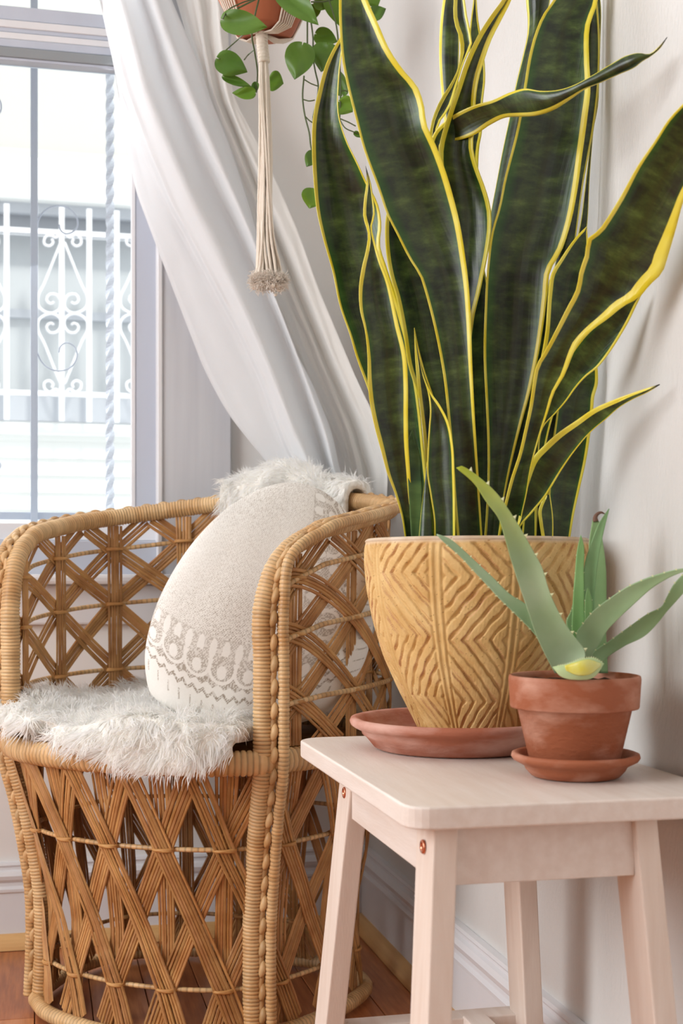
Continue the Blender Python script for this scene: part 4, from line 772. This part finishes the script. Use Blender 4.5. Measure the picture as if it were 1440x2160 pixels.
lenU = np.linalg.norm(np.diff(PU, axis=0), axis=1).sum(); lenF = np.linalg.norm(np.diff(PFr, axis=0), axis=1).sum()
PALL = np.vstack([PU, PFr[1:-1]]); PALL = np.vstack([PALL, PALL[:1]]); sA = np.concatenate([[0], np.cumsum(np.linalg.norm(np.diff(PALL, axis=0), axis=1))]); LEN = sA[-1]
def plan(s):   # s arc length, wraps round the whole barrel
    s = np.mod(s, LEN); return np.array([np.interp(s, sA, PALL[:, 0]), np.interp(s, sA, PALL[:, 1])])
def scl(z):
    return float(np.interp(z, [0, 0.05, 0.15, 0.28, 0.40, 0.6, 0.8], [0.85, 0.835, 0.835, 0.90, 1.0, 1.0, 1.01]))
def surf(s, z, off=0.0):
    p = plan(s); q = (p - np.array([0, 0.2])) * scl(z) + np.array([0, 0.2])
    if off:
        a, b = plan(s - 0.004), plan(s + 0.004); t = b - a; nrm = np.array([-t[1], t[0]]); nrm /= np.linalg.norm(nrm) + 1e-9
        if nrm @ (p - np.array([0, 0.2])) < 0: nrm = -nrm
        q = q + nrm * off
    return cw(q[0], q[1], z)
def railz(s):  # height of the arm rail along the U
    f = s / lenU; return float(np.interp(f, [0, 0.04, 0.09, 0.2, 0.33, 0.42, 0.5, 0.58, 0.67, 0.8, 0.91, 0.96, 1], [0.66, 0.705, 0.733, 0.759, 0.783, 0.798, 0.83, 0.798, 0.783, 0.759, 0.733, 0.705, 0.66]))
def wrapped(name, P, r, pitch, parent, sides=12, amp=0.10, var=0.12, lab=None, flat=1.0):
    P = np.asarray(P, float); L = np.linalg.norm(np.diff(P, axis=0), axis=1).sum(); n = int(L / pitch * 4); P = catmull(P, n) if len(P) < n else P
    n = len(P); k_ = np.arange(n) / 4.0; turn = np.floor(k_).astype(int); ph = k_ - turn
    rr = r * (1 - amp * (np.abs(ph - 0.5) * 2) ** 3 + 0.05 * rng.random(turn.max() + 1)[turn])
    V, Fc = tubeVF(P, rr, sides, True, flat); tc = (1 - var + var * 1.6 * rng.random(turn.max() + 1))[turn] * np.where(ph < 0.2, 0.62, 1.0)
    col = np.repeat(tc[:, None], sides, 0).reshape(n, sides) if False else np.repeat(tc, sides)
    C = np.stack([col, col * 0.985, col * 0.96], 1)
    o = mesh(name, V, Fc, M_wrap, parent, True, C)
    return tag(o, lab) if lab else o
# main arm rail running down into both front posts
def rail_path(off, dz=0.0, zpost=0.012, inset=0.0):
    pts = []
    for z in np.linspace(zpost, 0.62, 9): pts.append(surf(0.0 + inset, z, off))
    for s in np.linspace(0.03, lenU - 0.03, 46): pts.append(surf(s, railz(s) + dz, off))
    for z in np.linspace(0.62, zpost, 9): pts.append(surf(lenU - inset, z, off))
    return pts
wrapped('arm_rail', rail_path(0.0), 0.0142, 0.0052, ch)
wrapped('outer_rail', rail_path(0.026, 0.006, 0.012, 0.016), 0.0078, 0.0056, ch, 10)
# braid between both rails
def braid():
    b = MB(); P = catmull(rail_path(0.0155, 0.011, 0.02, 0.006), 900); T, N, B = frames(P)
    Lb = np.linalg.norm(np.diff(P, axis=0), axis=1).sum(); step = 0.0155; n = int(Lb / step); idx = (np.arange(n) + 0.5) * (899 / n)
    for q, ix in enumerate(idx):
        i = int(ix); p = P[i]; t = T[i]; side = N[i] * math.cos(q * PI) ; side2 = B[i]
        a = p - t * 0.0115 + side2 * 0.002; c = p + t * 0.0115 - side2 * 0.002; mid = p + side * 0.0036
        V, Fc = tubeVF(catmull([a, mid, c], 7), [0.002, 0.0042, 0.0052, 0.0055, 0.0052, 0.0042, 0.002], 6); s = random.uniform(0.72, 1.0); b.add(V, Fc, (s, s * 0.97, s * 0.93))
    o = b.build('braid', M_wrap, ch, True, True); tag(o, kind='stuff')
braid()
# seat ring and base ring
nsl = 120
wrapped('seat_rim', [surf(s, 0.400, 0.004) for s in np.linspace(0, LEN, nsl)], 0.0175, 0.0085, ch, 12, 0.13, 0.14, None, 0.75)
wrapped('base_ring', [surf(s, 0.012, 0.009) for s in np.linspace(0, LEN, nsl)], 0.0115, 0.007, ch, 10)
# seat panel under the throw
sv = [surf(s, 0.404, -0.01) for s in np.linspace(0, LEN, 60, endpoint=False)]; nn0 = len(sv); sv2 = [p - UP * 0.012 for p in sv]
mesh('seat', sv + sv2, [list(range(nn0)), list(range(nn0, 2 * nn0))[::-1]] + [[j, nn0 + j, nn0 + (j + 1) % nn0, (j + 1) % nn0] for j in range(nn0)], M_rod, ch)
def bundle(path, nstr, wdt, off, name='splint_bundle', hw=0.0029):
    """flat strands side by side following (s, z) points"""
    path = np.array(path, float); D = np.concatenate([[0], np.cumsum(np.hypot(np.diff(path[:, 0]), np.diff(path[:, 1])))])
    n = max(6, int(D[-1] / 0.018)); dd = np.linspace(0, D[-1], n); S_ = smooth1(np.interp(dd, D, path[:, 0]), 3); Z_ = smooth1(np.interp(dd, D, path[:, 1]), 3)
    ts, tz = np.gradient(S_), np.gradient(Z_); ln = np.hypot(ts, tz); ps, pz = -tz / ln, ts / ln; b = MB()
    for q in range(nstr):
        c0 = (q - (nstr - 1) / 2) * wdt; jit = random.uniform(-0.0006, 0.0006); jo = random.uniform(-0.0008, 0.0008); hwq = hw * random.uniform(0.78, 1.08); V = []
        dr = random.uniform(-0.0014, 0.0014)
        for i in range(n):
            f = i / (n - 1); c = c0 + jit + dr * math.sin(PI * f * 2 + q); pin = 1.0 - 0.10 * math.sin(PI * f)
            for (e, o_) in ((-hwq, 0.0), (-hwq * 0.5, 0.0014), (hwq * 0.5, 0.0014), (hwq, 0.0), (0, -0.0012)):
                V.append(surf(S_[i] + ps[i] * (c * pin + e), Z_[i] + pz[i] * (c * pin + e), off + o_ + jo))
        Fc = [[i * 5 + j, i * 5 + (j + 1) % 5, (i + 1) * 5 + (j + 1) % 5, (i + 1) * 5 + j] for i in range(n - 1) for j in range(5)] + [[0, 1, 2, 3, 4][::-1], [(n - 1) * 5 + j for j in range(5)]]
        k_ = random.uniform(0.74, 1.08); b.add(V, Fc, (k_, k_ * random.uniform(0.93, 1.0), k_ * random.uniform(0.86, 0.98)))
    return b.build(name, M_rattan, ch, False, True)
def tie(s, z, wd=0.036, off=0.0125):
    pts = []
    for i in range(14):
        a = i / 13 * 2 * PI * 1.98; pts.append(surf(s + wd / 2 * math.cos(a) , z + 0.002 * math.sin(a * 0.5) + 0.0035 * (i / 13 - 0.5), off * math.sin(a) * 0.75 - 0.001))
    tube('binding', pts, 0.0023, M_rod, ch, 5, 40)
def rodline(s0, s1, zf, off=-0.001, name='rod', r=0.0035):
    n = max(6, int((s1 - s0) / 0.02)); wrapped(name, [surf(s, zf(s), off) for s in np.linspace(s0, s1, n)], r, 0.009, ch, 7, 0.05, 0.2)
NS, SW = 6, 0.0058
# lower body
nF = 5; spF = lenF / nF; nU = 10; spU = lenU / nU
nodesL = [(k_ + 0.5) * spU for k_ in range(nU)] + [lenU + (k_ + 0.5) * spF for k_ in range(nF)]
NL = len(nodesL)
def nd(i):   # fractional node position along the barrel
    i0 = math.floor(i); f = i - i0; a = nodesL[i0 % NL] + LEN * (i0 // NL); b = nodesL[(i0 + 1) % NL] + LEN * ((i0 + 1) // NL); return a * (1 - f) + b * f
zr, z1, z2, z3 = 0.392, 0.272, 0.066, 0.012
for k_ in range(NL):
    bundle([(nd(k_), zr), (nd(k_), z1), (nd(k_), z2), (nd(k_), z3)], NS, SW, -0.003)
    for sg, of in ((1, 0.0005), (-1, 0.004)):
        bundle([(nd(k_ - 0.5 * sg), zr), (nd(k_), z1), (nd(k_ + sg * 1.0), z2), (nd(k_ + sg * 1.28), z3)], NS, SW, of)
    tie(nd(k_), z1); tie(nd(k_), z2, 0.034)
rodline(0, LEN, lambda s: z1, -0.004); rodline(0, LEN, lambda s: z2, -0.004)
# upper wall of arms and back
def uz(s, f): zt_ = railz(min(max(s, 0.0), lenU)) - 0.008; lo_ = 0.412; return lo_ + (zt_ - lo_) * f
fA, fB, fC = 0.86, 0.58, 0.245
def clipU(pts):
    P = np.array(pts); d = []
    for a, b in zip(P[:-1], P[1:]):
        for t in np.linspace(0, 1, 8, endpoint=False): d.append(a * (1 - t) + b * t)
    d.append(P[-1]); d = [p for p in d if 0.012 <= p[0] <= lenU - 0.012]; return d
def nU_(i): return (i + 0.5) * spU
for k_ in range(-3, nU + 3):
    if 0 <= k_ < nU:
        s = nU_(k_); bundle([(s, uz(s, 0)), (s, uz(s, 0.3)), (s, uz(s, 0.6)), (s, uz(s, 1))], NS - 1, SW, -0.003)
        for f in (fA, fB, fC): tie(s, uz(s, f), 0.03)
    for sg, of in ((1, 0.0005), (-1, 0.004)):
        pp = [(nU_(k_ - 0.5 * sg), 1.0), (nU_(k_), fA), (nU_(k_ + sg), fB), (nU_(k_ + 2 * sg), fC), (nU_(k_ + 2.75 * sg), 0.0)]
        d = clipU([(a, b) for a, b in pp]); d = [(p[0], uz(p[0], p[1])) for p in d]
        if len(d) > 6: bundle(d, NS - 1, SW, of)
for f in (fA, fB, fC): rodline(0.006, lenU - 0.006, lambda s, f=f: uz(s, f), 0.006, 'rod', 0.0038)

# ------------------------------------------------------------------ sheepskin throw over back and seat
th = empty('sheepskin_throw', tuple(cw(0, 0.2, 0.42))); tag(th, 'fluffy white sheepskin throw covering the chair seat and back', 'throw')
hairs = []     # (point, normal, comb, scale)
def sheet(name, fn, nu, nv, seedz, thick=0.012, dens=1.0, amp=0.008):
    """fn(a,b)->point for a,b in 0..1 ; builds a lumpy closed pad and gathers hair roots"""
    G = np.array([[fn(a, b) for b in np.linspace(0, 1, nv)] for a in np.linspace(0, 1, nu)])
    du = np.gradient(G, axis=0); dv = np.gradient(G, axis=1); nr = np.cross(du, dv); nr /= np.linalg.norm(nr, axis=2)[..., None] + 1e-12
    lump = np.array([[amp * mnoise.noise(Vector(G[i, j]) * 14 + Vector((seedz, 0, 0))) + amp * 0.6 * mnoise.noise(Vector(G[i, j]) * 34) for j in range(nv)] for i in range(nu)])
    Gt = G + nr * (thick + lump)[..., None] if True else G
    V = np.vstack([Gt.reshape(-1, 3), (G).reshape(-1, 3)]); K = nu * nv
    Fc = [[i * nv + j, (i + 1) * nv + j, (i + 1) * nv + j + 1, i * nv + j + 1] for i in range(nu - 1) for j in range(nv - 1)]
    Fb = [[K + q for q in f[::-1]] for f in Fc]; E = []
    for i in range(nu - 1): E.append([i * nv, K + i * nv, K + (i + 1) * nv, (i + 1) * nv]); a, b = i * nv + nv - 1, (i + 1) * nv + nv - 1; E.append([a, b, K + b, K + a])
    for j in range(nv - 1): E.append([j, j + 1, K + j + 1, K + j]); a = (nu - 1) * nv + j; E.append([a, K + a, K + a + 1, a + 1])
    mesh(name, V, Fc + Fb + E, M_hide, th, True)
    # area weighted hair roots
    A = np.linalg.norm(np.cross(Gt[1:, :-1] - Gt[:-1, :-1], Gt[:-1, 1:] - Gt[:-1, :-1]), axis=2); w_ = (A / A.sum()).ravel(); n = int(A.sum() * dens)
    ids = rng.choice(len(w_), n, p=w_); ii, jj = ids // (nv - 1), ids % (nv - 1); a, b = rng.random(n)[:, None], rng.random(n)[:, None]
    P = Gt[ii, jj] * (1 - a) * (1 - b) + Gt[ii + 1, jj] * a * (1 - b) + Gt[ii, jj + 1] * (1 - a) * b + Gt[ii + 1, jj + 1] * a * b
    return P, nr[ii, jj], (ii + a[:, 0]) / (nu - 1), (jj + b[:, 0]) / (nv - 1), Gt, nr
def seatfn(a, b):
    # a: 0..1 from left to right across the seat, b: 0..1 from front to back
    u = -0.262 + a * 0.470; vfront = float(np.interp(u, PFr[::-1, 0], PFr[::-1, 1])) if abs(u) < 0.23 else 0.0
    drop = 0.0; bb = b
    reach = float(np.interp(a, [0, 0.12, 0.35, 0.55, 0.75, 0.9, 1.0], [0.0, 0.0, 0.006, 0.016, 0.045, 0.045, 0.02]))
    vb = 0.43 - 0.9 * max(0, abs(u) - 0.15)
    v = vfront - (-0.006 + 0.026 * min(1, max(0, (a - 0.38) / 0.2))) + max(0, bb - 0.14) / 0.86 * (vb - vfront)
    z = 0.436 + 0.012 * math.sin(a * 9 + 1) * math.sin(b * 7) + 0.014 * math.exp(-((a - 0.05) / 0.12) ** 2) * min(1, b * 3)
    if bb < 0.14: f = 1 - bb / 0.14; z -= reach * f ** 1.3; v -= 0.012 * math.sin(min(1, f * 1.2) * PI / 2)
    return cw(u, v, z)
def backfn(a, b):
    # a across back (along the U), b from seat inside (0) over the top rail to outside (1)
    s = lenU * (0.415 + 0.205 * a); zt_ = railz(s); tot = 0.40 + 0.06; d = b * tot; r = 0.021
    if d < 0.40: return surf(s, 0.432 + (zt_ - 0.432 + 0.004) * d / 0.40, -r)
    t = (d - 0.40) / 0.06 * PI * 1.0; 
    return surf(s, zt_ + 0.004 + r * 0.9 * math.sin(min(t, PI)), -r * math.cos(min(t, PI)))
P1, N1, a1, b1, G1, R1 = sheet('hide', seatfn, 70, 60, 3.1, 0.018, 120000)
P2, N2, a2, b2, G2_, R2 = sheet('hide', backfn, 60, 60, 8.2, 0.012, 140000)
if N1[:, 2].mean() < 0: print('WARN seat normals down')
def blades(P, N, lmin, lmax, comb, wd=0.0007, name='wool'):
    N0_ = N * 0.8 + np.array([0, 0, 0.35]) - FW * 0.25; N0_ = N0_ / np.linalg.norm(N0_, axis=1)[:, None]
    n = len(P); clump = np.array([[mnoise.noise(Vector(p) * 45), mnoise.noise(Vector(p) * 45 + Vector((9, 9, 9))), mnoise.noise(Vector(p) * 45 + Vector((3, 7, 1)))] for p in P]) * 1.5
    c2 = np.array([[mnoise.noise(Vector(p) * 9), mnoise.noise(Vector(p) * 9 + Vector((9, 9, 9))), mnoise.noise(Vector(p) * 9 + Vector((3, 7, 1)))] for p in P]) * 1.2
    d0 = N * 0.6 + clump * 0.5 + c2 * 0.6 + comb * 0.7 + rng.normal(0, 0.16, (n, 3)); d0 /= np.linalg.norm(d0, axis=1)[:, None]
    d1 = d0 * 0.6 + comb * 0.7 + clump * 0.7 + np.array([0, 0, -0.35]) + rng.normal(0, 0.18, (n, 3)); d1 /= np.linalg.norm(d1, axis=1)[:, None]
    L = rng.uniform(lmin, lmax, n)[:, None]; sd_ = np.cross(d0 + rng.normal(0, 0.1, (n, 3)), N0_ + rng.normal(0, 0.25, (n, 3))); sd_ /= np.linalg.norm(sd_, axis=1)[:, None] + 1e-9; w_ = wd * rng.uniform(0.6, 1.3, n)[:, None]
    p0 = P; p1 = P + d0 * L * 0.4; p2 = p1 + (d0 * 0.4 + d1 * 0.6) * L * 0.33; p3 = p2 + d1 * L * 0.3
    V = np.stack([p0 - sd_ * w_, p0 + sd_ * w_, p1 - sd_ * w_, p1 + sd_ * w_, p2 - sd_ * w_ * 0.7, p2 + sd_ * w_ * 0.7, p3], 1).reshape(-1, 3)
    b = (np.arange(n) * 7)[:, None]; q1 = b + np.array([0, 1, 3, 2]); q2 = b + np.array([2, 3, 5, 4]); t3 = b + np.array([4, 5, 6])
    me = bpy.data.meshes.new(name); off = np.array(th.location); Vl = (V - off).astype(np.float32)
    me.vertices.add(len(Vl)); me.vertices.foreach_set('co', Vl.ravel())
    lv = np.concatenate([np.stack([q1, q2], 1).reshape(-1), t3.reshape(-1)]); me.loops.add(len(lv)); me.loops.foreach_set('vertex_index', lv.astype(np.int32))
    ls = np.concatenate([np.arange(2 * n) * 4, 8 * n + np.arange(n) * 3]); me.polygons.add(len(ls)); me.polygons.foreach_set('loop_start', ls.astype(np.int32))
    me.polygons.foreach_set('use_smooth', np.ones(len(ls), bool)); me.update(calc_edges=True); me.validate()
    k_ = rng.uniform(0.95, 1.0, n); c = np.ones((n, 7, 4)); c[:, :, 0] = k_[:, None]; c[:, :, 1] = k_[:, None] * 0.995; c[:, :, 2] = (k_ * rng.uniform(0.95, 1.0, n))[:, None]
    a = me.color_attributes.new('Col', 'FLOAT_COLOR', 'POINT'); a.data.foreach_set('color', c.reshape(-1))
    me.materials.append(M_fur); o = bpy.data.objects.new(name, me); link(o, th); return tag(o, kind='stuff')
comb1 = np.where((b1 < 0.16)[:, None], np.array(-0.9 * (FW * 0.6 + RT * 0.1) - UP * 0.7)[None], (-0.5 * FW - 0.25 * RT)[None]); blades(P1, N1, 0.015, 0.030, comb1, 0.0007)
blades(P2, N2, 0.014, 0.028, np.repeat(np.array(-0.35 * UP - 0.25 * RT)[None], len(P2), 0), 0.00065)

# ------------------------------------------------------------------ cushion
def cushion():
    n = 330; u = np.linspace(-1, 1, n); Ug, Vg = np.meshgrid(u, u, indexing='ij')
    BL, BR, TL, TR = np.array([228, 1520, 1.86]), np.array([780, 1550, 1.91]), np.array([446, 1006, 2.05]), np.array([800, 1030, 2.09])
    # map the square to a rounded square outline
    def rnd(a, b): q = 0.45 + 0.03 * b; return a * np.sqrt(1 - q * b * b), b * np.sqrt(1 - q * a * a)
    a, b = rnd(Ug, Vg); s, t = (a + 1) / 2, (b + 1) / 2
    P = BL * ((1 - s) * (1 - t))[..., None] + BR * (s * (1 - t))[..., None] + TL * ((1 - s) * t)[..., None] + TR * (s * t)[..., None]
    th_ = 0.078 * np.power(np.clip((1 - Ug ** 2) * (1 - Vg ** 2), 0, 1), 0.36)
    wr = np.array([[0.004 * mnoise.noise(Vector((x_ * 2.2, y_ * 2.6, 5))) + 0.005 * math.exp(-((x_ - 0.55 + 0.5 * (y_ - 0.9)) / 0.09) ** 2) * (1 if y_ > 0.4 else 0) * (y_ - 0.4) for y_ in u] for x_ in u])
    weave = 0.00035 * (np.sin(np.arange(n)[:, None] * PI) + 0) ; chk = ((np.arange(n)[:, None] + np.arange(n)[None]) % 2) * 0.0005
    Zf = P[..., 2] - th_ - wr * (th_ > 0.01) ; Zb = P[..., 2] + th_ * 0.8
    def un(Zv):
        lat = (P[..., 0] - 720) / F * P[..., 2]; h = (HOR - P[..., 1]) / F * P[..., 2]      # keep x,z as laid out at mid depth
        return FW * Zv[..., None] + RT * lat[..., None] + UP * (EYE + h)[..., None]
    Vf, Vb = un(Zf - chk), un(Zb)
    # woven pattern: light cream ground, taupe threads
    size = 0.395; x_ = (Ug + 1) / 2 * size; y_ = (Vg + 1) / 2 * size - 0.012
    R0 = rng.random((n, n)); R = np.repeat(np.repeat(R0[::2, ::2], 2, 0), 2, 1)[:n, :n]; fine = (((np.arange(n)[:, None] // 2) + np.arange(n)[None] // 2) % 2 == 0)
    dark = 0.95 * np.power(R0, 1.6) * (0.35 + 0.65 * fine)
    ctr = np.clip(np.array([[0.5 + 0.9 * mnoise.noise(Vector((p_ * 1.3, q_ * 1.3, 2))) for q_ in u] for p_ in u]), 0, 1); dark = dark * (0.3 + 0.85 * ctr)
    def border(d, tg, lim=None):
        tri = lambda v, per: np.abs(np.mod(v / per, 1) - 0.5) * 2
        z = np.zeros_like(d); w0 = np.zeros_like(d)
        w0 = np.where(d < 0.088, 1.0, w0)                                   # plain white ground near the seam
        dash = (np.mod(tg, 0.022) < 0.0032) & (d > 0.006) & (d < 0.026) & (np.mod(np.floor(tg / 0.022), 2) < 1.5); z = np.where(dash, 0.6, z)
        zig = 0.036 + 0.009 * tri(tg, 0.019); z = np.where(np.abs(d - zig) < 0.0033, 0.85, z)
        z2_ = 0.052 + 0.007 * tri(tg + 0.008, 0.021); arch = 0.064 + 0.010 * np.abs(np.sin(tg * PI / 0.046))
        # scallops: circles along the band
        per = 0.046; cx_ = (np.mod(tg, per) - per / 2); rr = np.hypot(cx_, (d - 0.085)); z = np.where((d > z2_) & (d < 0.078) & (rr > 0.0255), 0.75, z)
        inn = (rr < 0.0200) & (rr > 0.002) & (d < 0.105); z = np.where(inn, 0.62, z)
        pet = (np.abs(cx_) / 0.0085) ** 2 + ((d - 0.079) / 0.011) ** 2 < 1; z = np.where(pet, 0.0, z)
        per2 = per / 2; c2_ = np.mod(tg + per / 4, per2) - per2 / 2; lf = (np.abs(c2_) / 0.0065) ** 2 + ((d - 0.112) / 0.016) ** 2 < 1; z = np.where((d > 0.096) & (d < 0.130) & (~lf), 0.5, z); w0 = np.where((d >= 0.088) & (d < 0.130), 1.0, w0)
        return z, w0
    ang = np.arctan2(Ug, -Vg); rad_ = (np.abs(Ug) ** 4.5 + np.abs(Vg) ** 4.5) ** (1 / 4.5)
    dB = y_ - 0.050 * Ug ** 2 + 0.004; dR = size - x_
    for (d, tg) in ((dB, x_ + 0.01), (dR, y_)):
        z, w0 = border(d, tg); sel = (w0 > 0) & (np.abs(d - np.minimum(dB, dR)) < 1e-9)
        thr = (R > 0.22) & ((np.arange(n)[:, None] // 2 + np.arange(n)[None] // 2) % 2 != 0) | (R > 0.75); dark = np.where(sel, z * np.where(thr, 1.0, 0.35) + 0.04 * R, dark)
    base = np.array(c8(240, 236, 229)[:3]); tp = np.array(c8(150, 134, 116)[:3]); C = base * (1 - dark[..., None]) + tp * dark[..., None]
    K = n * n; V = np.vstack([Vf.reshape(-1, 3), Vb.reshape(-1, 3)]); i, j = np.meshgrid(np.arange(n - 1), np.arange(n - 1), indexing='ij')
    Fc = np.stack([i * n + j, (i + 1) * n + j, (i + 1) * n + j + 1, i * n + j + 1], 2).reshape(-1, 4); Fl = Fc.tolist() + (Fc[:, ::-1] + K).tolist()
    m = mat('woven_cushion_cloth', (1, 1, 1, 1), 0.9, 0.1, attr=True, bump=0.25, bscale=700, bdist=0.0005)
    ob = mesh('cushion', V, Fl, m, None, True, np.vstack([C.reshape(-1, 3), C.reshape(-1, 3)]))
    bm = bmesh.new(); bm.from_mesh(ob.data); bmesh.ops.remove_doubles(bm, verts=bm.verts[:], dist=1e-5); bm.to_mesh(ob.data); bm.free()
    tag(ob, 'cream woven cushion with taupe scalloped lace border leaning in the armchair', 'cushion')
cushion()
